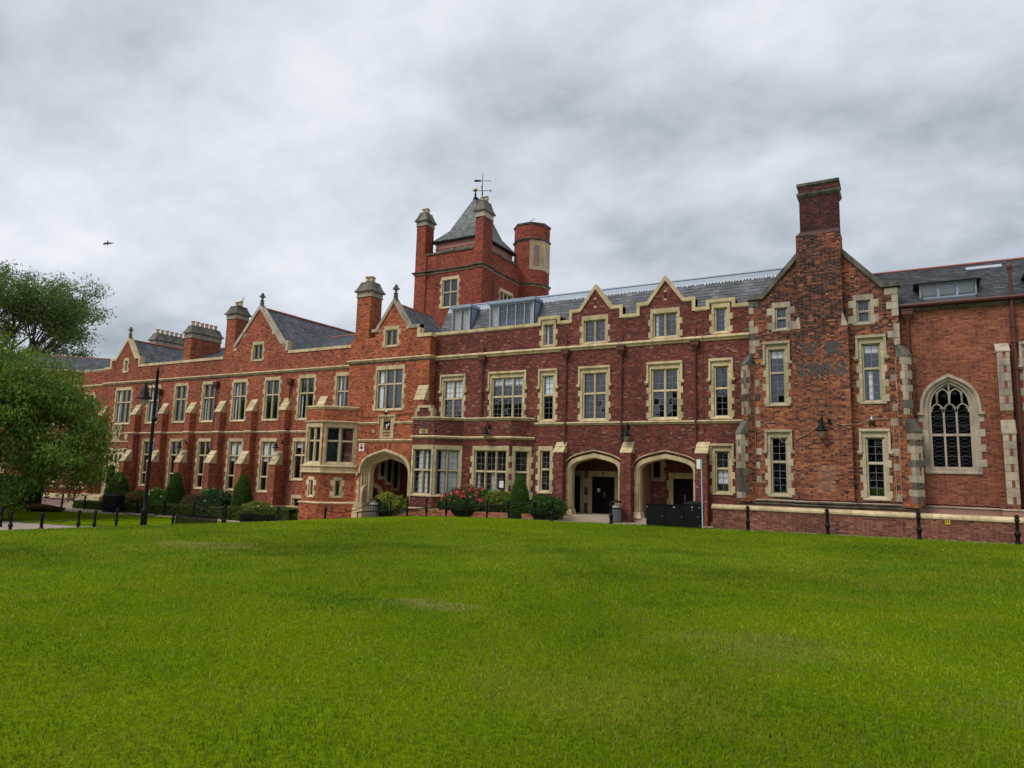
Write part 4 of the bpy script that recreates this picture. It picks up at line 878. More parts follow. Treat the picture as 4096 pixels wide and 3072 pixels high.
m = MB(); x0, x1 = -3.6, -2.02; y0, y1 = YB_+.08, Y+.75
m.frust(x0-.02, x1+.02, y0-.02, y1+.02, 12.78, x0-.1, x1+.1, y0-.1, y1+.1, 12.9); m.xbox(x0-.1, x1+.1, y0-.1, y1+.1, 12.9, 12.98); m.xbox(x0-.03, x1+.03, y0-.03, y1+.03, 12.98, 13.26)
m.frust(x0-.03, x1+.03, y0-.03, y1+.03, 13.26, x0-.09, x1+.09, y0-.09, y1+.09, 13.32); m.xbox(x0-.09, x1+.09, y0-.09, y1+.09, 13.32, 13.44); m.build('chimney_cap', 'stone_dark', th)
bf.lay(wallY(y0-.035), [(x0-.03, 12.98), (x1+.03, 12.98), (x1+.03, 13.27), (x0-.03, 13.27)], (), 'stack')
for sx, xe, xi in ((-1, -4.07, -3.78), (1, -1.80, -1.97)):
    m = MB(); m.prism(FBR, [(xe, 6.74), (xi, 7.28), (xi-sx*.04, 7.28), (xi-sx*.1, 6.74)], -.38, .02); m.build('weathering_stone', 'stone_grey', th)
    m = MB(); m.prism(FBR, [(xe+sx*.05, 6.7), (xi+sx*.01, 7.26), (xi+sx*.01, 7.1), (xe-sx*.02, 6.7)], -.3, -.02); m.build('weathering_stone', 'stone_dark', th)
m = MB(); m.ribbon(FB, [(-6.02, 8.55), (-5.4, 8.55), (-2.9, 11.36)], .2, -.4, .1); m.build('gable_coping', 'stone_dark', th)
m = MB(); m.ribbon(FB, [(-2.9, 11.36), (-.42, 8.55), (.22, 8.55)], .2, -.4, .1); m.build('gable_coping', 'stone_dark', th)
for side, ue in ((1, -5.93), (-1, .1)):
    for i in range(30):
        z = 8.3-i*.31
        if z < -1: break
        if 5.9 > z > 5.0 or 2.7 > z > 1.9: continue
        t = (.42, .22)[i % 2]*RN.uniform(.85, 1.2); mt = 'stone_dark' if RN.random() < .28 else 'stone_grey'
        if RN.random() < .12 and z < 8: continue
        block('quoin', mt, FB, *sorted((ue-side*.02, ue+side*t)), z-.305, z, -.1, .018+RN.random()*.014, th)
# angle buttresses set diagonally on the corners
for cx, dx in ((-5.93, -1), (.1, 1)):
    a = np.array([cx-dx*.05, Y+.05]); dn = np.array([dx, -1])/math.sqrt(2); du = np.array([1, dx])/math.sqrt(2) if dx > 0 else np.array([1, -1])/math.sqrt(2)
    du = np.array([-dn[1], dn[0]]); fd = Fr((a[0], a[1], 0), (du[0], du[1], 0), (0, 0, 1), (dn[0], dn[1], 0))
    b = buttress(th, bf, fd, 0, .38, [(5.8, 5.28, .1, .42), (2.72, 2.1, .42, .75)], -.9, 'gab', 'mortar_pale', 'stone_dark', blocks=1)
    for pj, zt, zb in ((.42, 5.28, 2.75), (.75, 2.1, -.86)):
        i = 0; z = zt
        while z-.3 > zb:
            h = RN.uniform(.24, .36); mt = 'stone_dark' if RN.random() < .22 else 'stone_grey'
            for sg in (-1, 1):
                f2 = Fr(fd.p(sg*.19, 0, 0), fd.N, fd.V, fd.U*sg)
                if (i+(sg > 0)) % 2 == 0: block('buttress_stone', mt, f2, pj*.5, pj+.012, z-h+.004, z, -.1, .012, b)
                else: block('buttress_stone', mt, f2, pj*.72, pj+.012, z-h+.004, z, -.1, .012, b)
            block('buttress_stone', mt, fd, -.195, (-.02 if i % 2 else .195), z-h+.004, z, pj-.1, pj+.014, b)
            if i % 2: block('buttress_stone', mt, fd, .1, .195, z-h+.004, z, pj-.1, pj+.012, b)
            z -= h; i += 1
pp = [(-6.35, 33.0), (-6.35, 32.1), (-5.9, Y-.02), (-4.07, Y-.02), (-4.07, YB_), (-1.8, YB_), (-1.8, Y-.02), (.1, Y-.02), (.45, 32.1), (.45, 32.8)]
m = MB(); m.sweep(pp, profile(-.78, .1, .09)); m.build('plinth_course', 'stone_grey', th)
m = MB(); m.sweep(pp, profile(-.93, .1, .16)); m.build('plinth_course', 'stone_dark', th)
m = MB(); m.sweep([(x, y+.02) for x, y in pp], [(-.02, -1.0), (.06, -1.0), (.06, -2.2), (-.02, -2.2)]); m.build('plinth_wall', 'mortar_pink', th)
r = slope((-5.6, 34, 8.2), (-5.6, 32.8, 8.2), (2.7, 0, 3.1))
l1 = slope((-5.7, 40, 8.25), (-5.7, 32.8, 8.25), (2.8, 0, 3.0)); roof_plane(sf, l1, [(0, 0), (l1.len, 0), (l1.len, l1.up), (0, l1.up)], 'slateb')
r1 = slope((-.1, 32.8, 8.25), (-.1, 40, 8.25), (-2.8, 0, 3.0)); roof_plane(sf, r1, [(0, 0), (r1.len, 0), (r1.len, r1.up), (0, r1.up)], 'slateb')
m = MB(); m.add([(-5.7, 32.8, 8.22), (-5.7, 40, 8.22), (-2.9, 40, 11.22), (-2.9, 32.8, 11.22), (-.1, 32.8, 8.22), (-.1, 40, 8.22)], [(0, 1, 2, 3), (3, 2, 5, 4)]); m.build('roof', 'slate_sheet', th)
downpipe(th, .42, 32.68, -2, 6.9, True, .06)
sk = bf.singles(th, BREAST); room.build('interior', 'dark', th); bf.build(th, skip=sk); sf.build(th, 'slating', 'slate')

# ================================================================== CHAPEL RANGE
Y = 32.8; FC = wallY(Y)
th = thing('chapel_range', 'plain red brick range at far right with pointed traceried window and dark slate roof', 'building', (6, 33.4, -1.9))
bf = Field(); room = MB(); sf = Field()
CW = 1.76; go = arch_path(CW, .66, 3.05, 4.18, 10, .77)
hole = arch_path(CW, .92, 3.05, 4.42, 10, .55)
w2 = [win(FC, 5.0, 2.9, 5.6, 1.5, 2, (.44, .56), [(2, 3), (2, 4)], .8, st='stone_grey'), win(FC, 5.0, -.6, 1.5, 1.5, 2, (1,), (2, 3), st='stone_grey')]
build_wall(th, bf, FC, [(.1, -2.3), (12, -2.3), (12, 7.3), (.1, 7.3)], w2, [hole], 'chap', 'mortar_pale', 'flem', room)
m = MB()
m.slab(FC, arch_path(CW, .95, 3.05, 4.44, 10, .5), [arch_path(CW, .78, 3.05, 4.3, 10, .7)], .02, -.1)
m.slab(FC, arch_path(CW, .80, 3.05, 4.31, 10, .68), [go], -.06, -.22)
m.ribbon(FC, arch_path(CW, 1.06, 2.98, 4.56, 12), .12, -.02, .11); m.box(FC, CW-1.16, CW-.93, 2.88, 2.99, -.02, .13); m.box(FC, CW+.93, CW+1.16, 2.88, 2.99, -.02, .13)
m.prism(Fr(FC.p(0, 0, 0), FC.N, FC.V, FC.U), [(-.22, .5), (.05, .5), (.05, .56), (-.12, .78), (-.22, .78)], CW-.95, CW+.95)
for du in (-.22, .22): m.box(FC, CW+du-.035, CW+du+.035, .74, 3.2, -.2, -.09)
m.box(FC, CW-.66, CW+.66, 2.02, 2.12, -.2, -.085)
for c in (-.44, 0, .44): m.ribbon(FC, arch_path(CW+c, .225, 3.0, 3.38, 6), .05, -.19, -.09)
for c in (-.22, .22):
    m.ribbon(FC, arch_path(CW+c, .225, 3.62, 3.98, 6, 3.4), .045, -.19, -.09)
    m.box(FC, CW+c*2-.02, CW+c*2+.02, 3.35, 3.85, -.19, -.09)
m.box(FC, CW-.025, CW+.025, 3.35, 4.2, -.19, -.085)
for c in (-.44, 0, .44):
    for sx in (-1, 1): m.add([FC.p(CW+c+sx*.19, 3.12, -.15), FC.p(CW+c+sx*.08, 3.17, -.15), FC.p(CW+c+sx*.17, 3.24, -.15)], [(0, 1, 2)])
o = m.build('traceried_window', 'stone_grey', th)
for c in (-.44, 0, .44):
    for k, (a, b) in enumerate(((.78, 1.2), (1.2, 1.62), (1.62, 2.02), (2.12, 2.47), (2.47, 2.82), (2.82, 3.12))):
        block('pane', 'glass_dark', FC, CW+c-.2, CW+c+.2, a+.006, b-.006, -.165, -.158, o, .004)
m = MB(); m.prism(FC, arch_path(CW, .655, 3.05, 4.17, 8, 3.12), -.165, -.16); m.build('pane', 'glass_dark', o)
m = MB()
for c in (-.44, 0, .44):
    for z in (1.2, 1.62, 2.47, 2.82): m.box(FC, CW+c-.2, CW+c+.2, z-.006, z+.006, -.16, -.15)
    for k in range(14):
        z = .85+k*.165
        if 1.95 < z < 2.1: continue
        for sx in (-1, 1): m.tube([FC.p(CW+c-sx*.19, z, -.155), FC.p(CW+c+sx*.19, z+.13, -.155)], .004, 3)
m.build('lead_came', 'frame', o)
for sx in (-1, 1):
    for i in range(8):
        z = 2.88-i*.3; t = .2 if i % 2 == 0 else .04
        block('jamb_stone', 'stone_grey', FC, *sorted((CW+sx*.8, CW+sx*(.94+t))), z-.296, z, -.06, .024+RN.random()*.006, o)
room.add([FC.p(u, v, d) for d in (-.3, -1.5) for u, v in ((.8, .6), (2.7, .6), (2.7, 4.6), (.8, 4.6))], [(4, 5, 6, 7), (0, 1, 5, 4), (1, 2, 6, 5), (2, 3, 7, 6), (3, 0, 4, 7)])
m = MB(); m.sweep([(.1, Y), (12, Y)], profile(7.42, .16, .16)); m.build('eaves_course', 'stone_dark', th)
m = MB(); m.tube([(.15, Y-.24, 7.5), (12, Y-.24, 7.5)], .085, 6); m.xbox(.15, 12, Y-.22, Y, 7.43, 7.56); m.build('gutter', 'pipe', th)
b = buttress(th, bf, FC, 3.6, .4, [(5.7, 5.3, 0, .4), (2.62, 2.05, .4, .62)], -.9, 'chap', 'mortar_pale', 'stone_grey', blocks=1)
for pj, zt, zb in ((.4, 5.3, 2.7), (.62, 2.05, -.86)):
    z = zt; i = 0
    while z-.28 > zb:
        h = RN.uniform(.26, .34)
        if i % 2: block('buttress_stone', 'stone_grey', FC, 3.39, 3.81, z-h+.004, z, pj-.1, pj+.014, b)
        else:
            block('buttress_stone', 'stone_grey', FC, 3.39, 3.58, z-h+.004, z, pj-.1, pj+.014, b); block('buttress_stone', 'stone_grey', FC, 3.68, 3.81, z-h+.004, z, pj-.1, pj+.014, b)
        z -= h; i += 1
pc = [(.1, Y), (3.3, Y), (3.3, Y-.62), (3.9, Y-.62), (3.9, Y), (12, Y)]
m = MB(); m.sweep(pc, profile(-.8, .12, .1)); m.build('plinth_course', 'stone_grey', th)
m = MB(); m.sweep(pc, [(-.02, -.9), (.08, -.9), (.08, -2.2), (-.02, -2.2)]); m.build('plinth_wall', 'mortar_pink', th)
r = slope((-.6, Y-.15, 7.52), (13, Y-.15, 7.52), (0, 3.35, 2.42)); roof_plane(sf, r, [(.5, 0), (r.len, 0), (r.len, r.up), (-.6, r.up)], 'slateb', [[(1.65, .25), (3.5, .25), (3.5, 1.3), (1.65, 1.3)]], w=.26, h=.14)
m = MB(); m.add([(-.6, Y-.15, 7.49), (13, Y-.15, 7.49), (13, Y+3.2, 9.91), (-.6, Y+3.2, 9.91), (13, Y+7, 7.4), (-.6, Y+7, 7.4)], [(0, 1, 2, 3), (3, 2, 4, 5)]); m.build('roof', 'slate_sheet', th)
m = MB(); m.tube([(-1, Y+3.2, 9.95), (13, Y+3.2, 9.95)], .07, 6); m.build('ridge_tile', 'terracotta', th)
def flat_dormer(x0, x1, z0, z1, yf):
    fd = wallY(yf); m = MB(); n = 3; w_ = (x1-x0)/n
    m.slab(fd, [(x0, z0), (x1, z0), (x1, z1), (x0, z1)], [[(x0+i*w_+.05, z0+.08), (x0+(i+1)*w_-.05, z0+.08), (x0+(i+1)*w_-.05, z1-.06), (x0+i*w_+.05, z1-.06)] for i in range(n)], 0, -.1)
    for x in (x0, x1): m.add([(x, yf, z0-.1), (x, yf+1.3, z0-.1), (x, yf+1.3, z1), (x, yf, z1)], [(0, 1, 2, 3)])
    o = m.build('dormer', 'dorm', th)
    m = MB(); m.frust(x0-.22, x1+.18, yf-.2, yf+1.6, z1, x0-.12, x1+.1, yf+.3, yf+1.6, z1+.12); m.build('dormer_roof', 'slate_sheet', o)
    for i in range(n): block('pane', 'glass', fd, x0+i*w_+.05, x0+(i+1)*w_-.05, z0+.08, z1-.06, -.06, -.054, o)
    for i in range(n): block('blind', 'curtain', fd, x0+i*w_+.06, x0+(i+1)*w_-.06, z0+.06, z1-.05, -.3, -.29, o)
flat_dormer(.92, 2.95, 7.83, 8.52, 33.15); flat_dormer(4.75, 6.5, 7.8, 8.52, 33.15)
m = MB(); m.box(r, 3.85, 4.62, 2.85, 3.25, 0, .06) if False else m.box(r, 3.4, 4.7, 3.3, 3.6, .02, .08); m.build('rooflight', 'lead_pale', th)
downpipe(th, 4.02, Y-.16, -2, 8.65, False, .06, brackets=(.2, .35, .5, .62, .72, .78)); m = MB(); m.lathe((4.02, Y-.16, 8.6), [(.06, 0), (.1, .1), (.1, .2), (.07, .28), (.03, .34), (.045, .4), (.01, .46)], 8); m.build('pipe_finial', 'pipe', th)
downpipe(th, 3.95, Y-.1, -2, 6.9, False, .05)
room.build('interior', 'dark', th); bf.build(th); sf.build(th, 'slating', 'slate')

# ================================================================== LOW WALL IN FRONT
th = thing('low_wall', 'low mossy brick wall with pale stone coping in front of the gable', 'wall', (2, 31.2, -2.1)); bf = Field(); fw = wallY(31.1)
build_wall(th, bf, fw, [(-7.4, -2.6), (12, -2.6), (12, -1.24), (-7.4, -1.24)], pal='low', mortar='mortar_pale', thick=.3)
fe = wall2((-7.4, 31.4), (-7.4, 31.1)); bf.lay(fe, [(0, -2.6), (.3, -2.6), (.3, -1.24), (0, -1.24)], (), 'low')
for i in range(21):
    u = -7.45+i*.93; mb = MB(); mb.prism(Fr(fw.p(0, 0, 0), fw.N, fw.V, fw.U), [(-.32, -1.24), (.05, -1.24), (.05, -1.17), (-.1, -1.06), (-.32, -1.06)], u, u+.926); mb.build('coping_stone', 'stone', th)
m = MB(); m.xbox(-7.4, 12, 31.35, 32.9, -1.9, -1.2); m.build('terrace_fill', 'paving', th)
bf.build(th)

# ================================================================== TOWER
th = thing('brick_tower', 'square red brick tower with steep slate roof, corner chimneys and octagonal stair turret', 'tower', (-30, 45.5, 8)); bf = Field(); room = MB(); sf = Field()
TX0, TX1, TY0, TY1 = -33.05, -26.95, 42.0, 49.0; zt = 17.15
ft = wallY(TY0); fR = wall2((TX1, TY0), (TX1, TY1)); fL2 = wall2((TX0, TY1), (TX0, TY0))
wt = [win(ft, -29.8, 12.55, 15.05, 1.65, 2, (.45, .55), mull=.13)]; wr = [win(fR, 3.75, 12.2, 14.55, 2.2, 3, (.45, .55))]
build_wall(th, bf, ft, [(TX0, 6), (TX1, 6), (TX1, zt-.15), (TX0, zt-.15)], wt, (), 'tower', 'mortar_red', 'flem', room)
build_wall(th, bf, fR, [(0, 6), (7, 6), (7, zt-.15), (0, zt-.15)], wr, (), 'tower', 'mortar_red', 'flem', room)
build_wall(th, bf, fL2, [(0, 6), (7, 6), (7, zt-.15), (0, zt-.15)], (), (), 'tower', 'mortar_red')
for (a, b) in (((TX0-.12, TY0), (TX0+.95, TY0)), ((TX1-.72, TY0), (TX1+.12, TY0))):
    f = wallY(TY0-.14); bf.lay(f, [(a[0], 6), (b[0], 6), (b[0], zt), (a[0], zt)], (), 'tower'); m = MB(); m.xbox(a[0]+.01, b[0]-.01, TY0-.131, TY0+.1, 6, zt); m.build('pilaster', 'mortar_red', th)
f = wall2((TX1+.12, TY0-.14), (TX1+.12, TY0+1.2)); bf.lay(f, [(0, 6), (f.len, 6), (f.len, zt), (0, zt)], (), 'tower'); m = MB(); m.xbox(TX1-.1, TX1+.111, TY0-.13, TY0+1.19, 6, zt); m.build('pilaster', 'mortar_red', th)
sp = [(TX0-.12, TY1), (TX0-.12, TY0-.14), (TX0+.95, TY0-.14), (TX0+.95, TY0), (TX1-.72, TY0), (TX1-.72, TY0-.14), (TX1+.12, TY0-.14), (TX1+.12, TY0+1.2), (TX1, TY0+1.2), (TX1, TY1-1)]
m = MB(); m.sweep(sp, profile(15.72, .2, .2)); m.build('string_course', 'stone_dark', th)
m = MB(); m.sweep(sp, profile(15.52, .09, .1)); m.build('string_course', 'stone', th)
m = MB(); m.ribbon(ft, [(TX0+.9, zt+.02), (TX1-.7, zt+.02)], .17, -.4, .08); m.ribbon(fR, [(1.2, zt+.02), (5.6, zt+.02)], .17, -.4, .08); m.build('coping', 'stone_dark', th)
chimney(th, bf, TX0-.12, TX0+.78, TY0-.14, TY0+.95, zt-.1, 19.6, 'tower', 'mortar_red', 3, 'c', band=.34, cap=.7)
chimney(th, bf, TX1-.6, TX1+.12, TY0-.14, TY0+1.2, zt-.1, 19.45, 'tower', 'mortar_red', 3, 'c', band=.4, cap=.85)
ex0, ex1, ey0, ey1, ez, rz = -32.25, -27.6, 42.75, 48.3, 18.4, 22.75; ry0, ry1 = 45.3, 46.3; mz = 19.5; k = .2
def tq(a, b, c, d):
    f = slope(a, b, np.array(d)-np.array(a)); P = [((np.array(x)-f.O)@f.U, (np.array(x)-f.O)@f.V) for x in (a, b, c, d)]; roof_plane(sf, f, P, 'slateg', w=.3, h=.2)
cxm = (ex0+ex1)/2; ix0, ix1, iy0, iy1 = ex0+.95, ex1-.95, ey0+1.0, ey1-.8
sh = MB(); E_ = [(ex0, ey0, ez), (ex1, ey0, ez), (ex1, ey1, ez), (ex0, ey1, ez)]; I_ = [(ix0, iy0, mz), (ix1, iy0, mz), (ix1, iy1, mz), (ix0, iy1, mz)]
t0, t1 = (cxm, ry0, rz), (cxm, ry1, rz)
for i in range(4): tq(E_[i], E_[(i+1) % 4], I_[(i+1) % 4], I_[i])
tq(I_[0], I_[1], (cxm+.03, ry0, rz), (cxm-.03, ry0, rz)); tq(I_[1], I_[2], t1, t0); tq(I_[2], I_[3], (cxm-.03, ry1, rz), (cxm+.03, ry1, rz)); tq(I_[3], I_[0], t0, t1)
sh.add([(x, y, z-.02) for x, y, z in E_+I_+[t0, t1]], [(i, (i+1) % 4, 4+(i+1) % 4, 4+i) for i in range(4)]+[(4, 5, 8), (5, 6, 9, 8), (6, 7, 9), (7, 4, 8, 9)]); sh.build('roof', 'slate_sheet', th)
m = MB(); m.xbox(ex0-.02, ex1+.02, ey0-.02, ey1+.02, ez-.14, ez-.02); m.build('eaves_board', 'black', th)
m = MB(); m.xbox(ex0+.25, ex1-.25, ey0+.2, ey1-.2, 16.5, ez-.13); m.xbox(ex0+.2, ex1-.2, ey0+.15, ey1-.15, 17.75, 17.82); lw = m.build('lantern_wall', 'pinkwall', th)
for i in range(2): block('pane', 'glass', wallY(ey0+.2), -30.35+i*.62, -29.8+i*.62, 17.3, 17.65, .0, .012, lw)
for u in (-30.42, -29.77, -29.13): block('mullion', 'stone', wallY(ey0+.2), u-.05, u+.05, 17.0, 17.72, -.02, .05, lw)
m = MB(); m.xbox(TX0+.3, TX1-.3, TY0+.3, TY1, 16.3, 16.45); m.build('roof_deck', 'lead', th)
m = MB(); m.lathe((cxm, ry0, rz-.1), [(.2, -.1), (.1, .12), (.06, .3), (.12, .36), (.05, .42), (.05, .55), (.1, .6)], 8); fo = m.build('finial', 'black', th, True)
m = MB(); m.lathe((cxm, ry0, rz+.5), [(.02, 0), (.12, .05), (.17, .16), (.12, .28), (.02, .33)], 10); m.build('ball', 'gold', fo, True)
# weather vane
vx, vy, vz = cxm, ry1, rz; m = MB(); m.tube([(vx, vy, vz-.2), (vx, vy, vz+2.5)], .045, 6, .02); m.lathe((vx, vy, vz+.9), [(.04, 0), (.1, .05), (.04, .1)], 8); va = m.build('weather_vane', 'black', th)
m = MB(); ca, sa = math.cos(.5), math.sin(.5)
for k_ in range(4):
    a = .5+k_*math.pi/2; ex, ey = vx+.75*math.cos(a), vy+.75*math.sin(a); m.tube([(vx, vy, vz+.95), (ex, ey, vz+.95)], .026, 5)
    m.tube([(ex, ey, vz+.85), (ex, ey, vz+1.06)], .024, 4); m.tube([(ex-.08*math.cos(a), ey-.08*math.sin(a), vz+.85), (ex-.08*math.cos(a), ey-.08*math.sin(a), vz+1.05)], .022, 4)
m.build('compass_arm', 'black', va)
m = MB(); m.tube([(vx-.6, vy-.3, vz+1.82), (vx+.6, vy+.3, vz+1.82)], .026, 5); m.add([(vx-.62, vy-.31, vz+1.72), (vx-.12, vy-.06, vz+1.74), (vx-.12, vy-.06, vz+1.9), (vx-.62, vy-.31, vz+1.92)], [(0, 1, 2, 3)]); m.lathe((vx+.6, vy+.3, vz+1.76), [(.01, 0), (.06, .05), (.01, .1)], 6); m.build('arrow', 'black', va)
m = MB()
for k_ in range(4): a = k_*math.pi/2; m.tube([(vx, vy, vz+.15), (vx+.13*math.cos(a), vy+.13*math.sin(a), vz+.2), (vx+.15*math.cos(a), vy+.15*math.sin(a), vz+.33), (vx+.07*math.cos(a), vy+.07*math.sin(a), vz+.36)], .022, 5)
m.build('scroll', 'black', va)
# stair turret
tcx, tcy, tr = -26.7, 49.4, 1.52
oc = [(tcx+tr*math.cos(a), tcy+tr*math.sin(a)) for a in [math.radians(22.5+45*i) for i in range(8)]]
ocp = oc[::-1]; ocp = [oc[i] for i in range(8)]
m = MB(); m.lathe((tcx, tcy, 0), [(tr-.012, 6), (tr-.012, 20.8)], 8, math.radians(22.5)); tw = m.build('turret', 'mortar_red', th)
for i in range(8):
    p, q_ = oc[i], oc[(i+1) % 8]; f = wall2(p, q_); mid = ((p[0]+q_[0])/2-tcx, (p[1]+q_[1])/2-tcy)
    if f.N[0]*mid[0]+f.N[1]*mid[1] < 0: f = wall2(q_, p)
    if f.N[1] > .8: continue
    st = f.N[0] > .5 and f.N[1] < .3
    lanc = [(.1, 16.9), (f.len-.1, 16.9), (f.len-.1, 19.75), (.1, 19.75)]
    bf.lay(f, [(0, 6), (f.len, 6), (f.len, 20.8), (0, 20.8)], [[(0, 16.85), (f.len, 16.85), (f.len, 19.4), (0, 19.4)]] if st else [], 'tower')
    if st:
        m = MB(); m.slab(f, [(-.01, 16.85), (f.len+.01, 16.85), (f.len+.01, 19.42), (-.01, 19.42)], [arch_path(f.len/2, .26, 18.65, 19.0, 5, 17.15)], .025, -.2); pn = m.build('stone_panel', 'stone', tw)
        m = MB(); m.prism(f, arch_path(f.len/2, .25, 18.65, 18.99, 5, 17.16), -.01, .004); m.build('lancet_pane', 'glass', pn)
for z, d, mt, h in ((20.95, .1, 'stone_dark', .22), (19.58, .14, 'stone_dark', .18), (15.72, .2, 'stone_dark', .2), (15.52, .1, 'stone', .09)):
    m = MB(); m.lathe((tcx, tcy, 0), [(tr-.05, z-h), (tr+d*.4, z-h), (tr+d, z-h*.4), (tr+d, z-h*.2), (tr-.05, z)], 8, math.radians(22.5)); m.build('string_course', mt, tw)
m = MB(); m.lathe((tcx, tcy, 20.9), [(.035, 0), (.025, .7), (.03, .72)], 6); m.tube([(tcx-.15, tcy, 21.65), (tcx+.15, tcy, 21.7)], .02, 5); m.lathe((tcx-.15, tcy, 21.6), [(.01, 0), (.06, .05), (.01, .1)], 6); m.lathe((tcx+.15, tcy, 21.7), [(.01, 0), (.06, .06), (.01, .12)], 6); m.build('anemometer', 'silver', tw)
m = MB(); m.tube([(TX1-.03+.3, TY0+1.4, 15.3), (TX1+.27-.0, TY0+1.4, 10)], .04, 6); m.build('rainwater_pipe', 'pipe', th)
room.build('interior', 'dark', th); bf.build(th); sf.build(th, 'slating', 'slate')
# ================================================================== GROUND
def sst(a, b, x): t = np.clip((x-a)/(b-a), 0, 1); return t*t*(3-2*t)
def xcrest(Yv): return 25.2+.08*np.minimum(np.maximum(0, 22-np.clip(Yv, -20, 33)), 10)**2
def gz(X, Yv):
    X, Yv = np.asarray(X, float), np.asarray(Yv, float); x = -X; Yc = np.clip(Yv, -20, 33); xc = xcrest(Yv); xe = np.minimum(x, xc+1)
    zl = -1.65-.0127*Yc-(.011*np.maximum(-6, xe)+.0027*np.maximum(0, xe-16)**2)
    lo = -3.42-.004*(np.clip(x, 30, 120)-30); rp = np.maximum(lo, -2.55-.1*np.maximum(0, x-25)); zl2 = lo+(rp-lo)*sst(26, 30, Yc)
    return zl+(np.minimum(zl2, zl)-zl)*sst(xc, xc+2.6, x)
def G0(x, y): return float(gz(x, y))
def grid_mesh(name, XX, YY, dz, mat, kind='structure'):
    ny, nx = XX.shape; V = np.stack([XX, YY, gz(XX, YY)+dz], -1).reshape(-1, 3); i = np.arange(ny*nx).reshape(ny, nx)
    F = np.stack([i[:-1, :-1], i[:-1, 1:], i[1:, 1:], i[1:, :-1]], -1).reshape(-1, 4)
    me = bpy.data.meshes.new(name); me.from_pydata(V, [], F); me.materials.append(M[mat]); me.polygons.foreach_set('use_smooth', [True]*len(F)); me.update()
    return tag(put(bpy.data.objects.new(name, me), None), kind=kind)
def lawn_mat(name, patches, stripes=False):
    m, t, p = newmat(name); g = N(t, 'ShaderNodeNewGeometry'); pos = g.outputs['Position']
    a = noise(t, pos, .22, 5, .6, .4); b = noise(t, pos, 1.1, 6, .65); c = noise(t, pos, 16, 5, .7); d = noise(t, pos, 60, 3, .7)
    col = mixc(t, ramp(t, a, [(.35, 0.0), (.68, 1.0)]), (.100, .165, .003), (.150, .222, .004))
    col = mixc(t, ramp(t, b, [(.52, 0.0), (.8, .7)]), col, (.18, .185, .012))
    col = mixc(t, ramp(t, b, [(.2, .55), (.42, 0.0)]), col, (.05, .098, .003))
    col = mixc(t, 1.0, col, ramp(t, c, [(.25, .55), (.75, 1.45)]), 'MULTIPLY'); col = mixc(t, 1.0, col, ramp(t, d, [(.25, .6), (.75, 1.4)]), 'MULTIPLY')
    if stripes:
        sp = N(t, 'ShaderNodeSeparateXYZ'); L(t, pos, sp.inputs[0]); w_ = fmath(t, 'SINE', fmath(t, 'MULTIPLY', fmath(t, 'ADD', sp.outputs['Y'], fmath(t, 'MULTIPLY', sp.outputs['X'], -.18)), 4.2))
        col = mixc(t, 1.0, col, ramp(t, w_, [(.0, .82), (1, 1.3)]), 'MULTIPLY')
    for (cx, cy, rx, ry, cc, am) in patches:
        v = vmath(t, 'MULTIPLY', vmath(t, 'SUBTRACT', pos, (cx, cy, 0)), (1/rx, 1/ry, 0)); ln = t.nodes.new('ShaderNodeVectorMath'); ln.operation = 'LENGTH'; L(t, v, ln.inputs[0])
        f = fmath(t, 'ADD', ln.outputs['Value'], fmath(t, 'MULTIPLY', fmath(t, 'SUBTRACT', noise(t, pos, 1.9, 6, .7), .5), 3.2))
        col = mixc(t, mixc(t, 1.0, ramp(t, f, [(.45, 1.0), (1.0, 0.0)]), (am, am, am), 'MULTIPLY'), col, cc)
    L(t, col, p.inputs['Base Color']); p.inputs['Roughness'].default_value = .9; setspec(p, .0)
    bump(t, p, d, .9, .03); return m
PATCH = [(-15.2, 11.1, 1.5, .9, (.34, .28, .10), .5), (-5.7, 7.8, .8, .42, (.31, .26, .085), .5), (-6.6, 7.4, 1.4, .6, (.05, .12, .008), .5), (-1.4, 7.9, 1.1, .9, (.20, .17, .045), .4), (-2.2, 5.3, 1.6, 1.0, (.19, .18, .02), .4), (1.5, 6.6, 1.3, .8, (.19, .17, .045), .35)]
M['lawn'] = lawn_mat('lawn_grass', PATCH); M['lawn_left'] = lawn_mat('striped_lawn', [], True)
xs = np.concatenate([[-900, -400, -200, -130, -100], np.arange(-82, 30.1, .5), [45, 80, 150, 400, 900]]); ys = np.concatenate([[-600, -200, -80, -40], np.arange(-22, 34.1, .5), [50, 90, 200, 500, 900]])
XX, YY = np.meshgrid(xs, ys); grid_mesh('ground', XX, YY, 0, 'gravel')
ys = np.linspace(-16, 30.15, 150); s_ = np.linspace(0, 1, 170)
xl = -(xcrest(ys)+2.3); xl = xl+(-23.6-xl)*sst(26.5, 30.15, ys)
XX = xl[:, None]+(24-xl[:, None])*s_[None]**.9; YY = np.repeat(ys[:, None], len(s_), 1); YY[-1] += .06*np.sin(XX[-1]*2.3)+.04*np.sin(XX[-1]*7.1)
grid_mesh('lawn', XX, YY, .035, 'lawn')
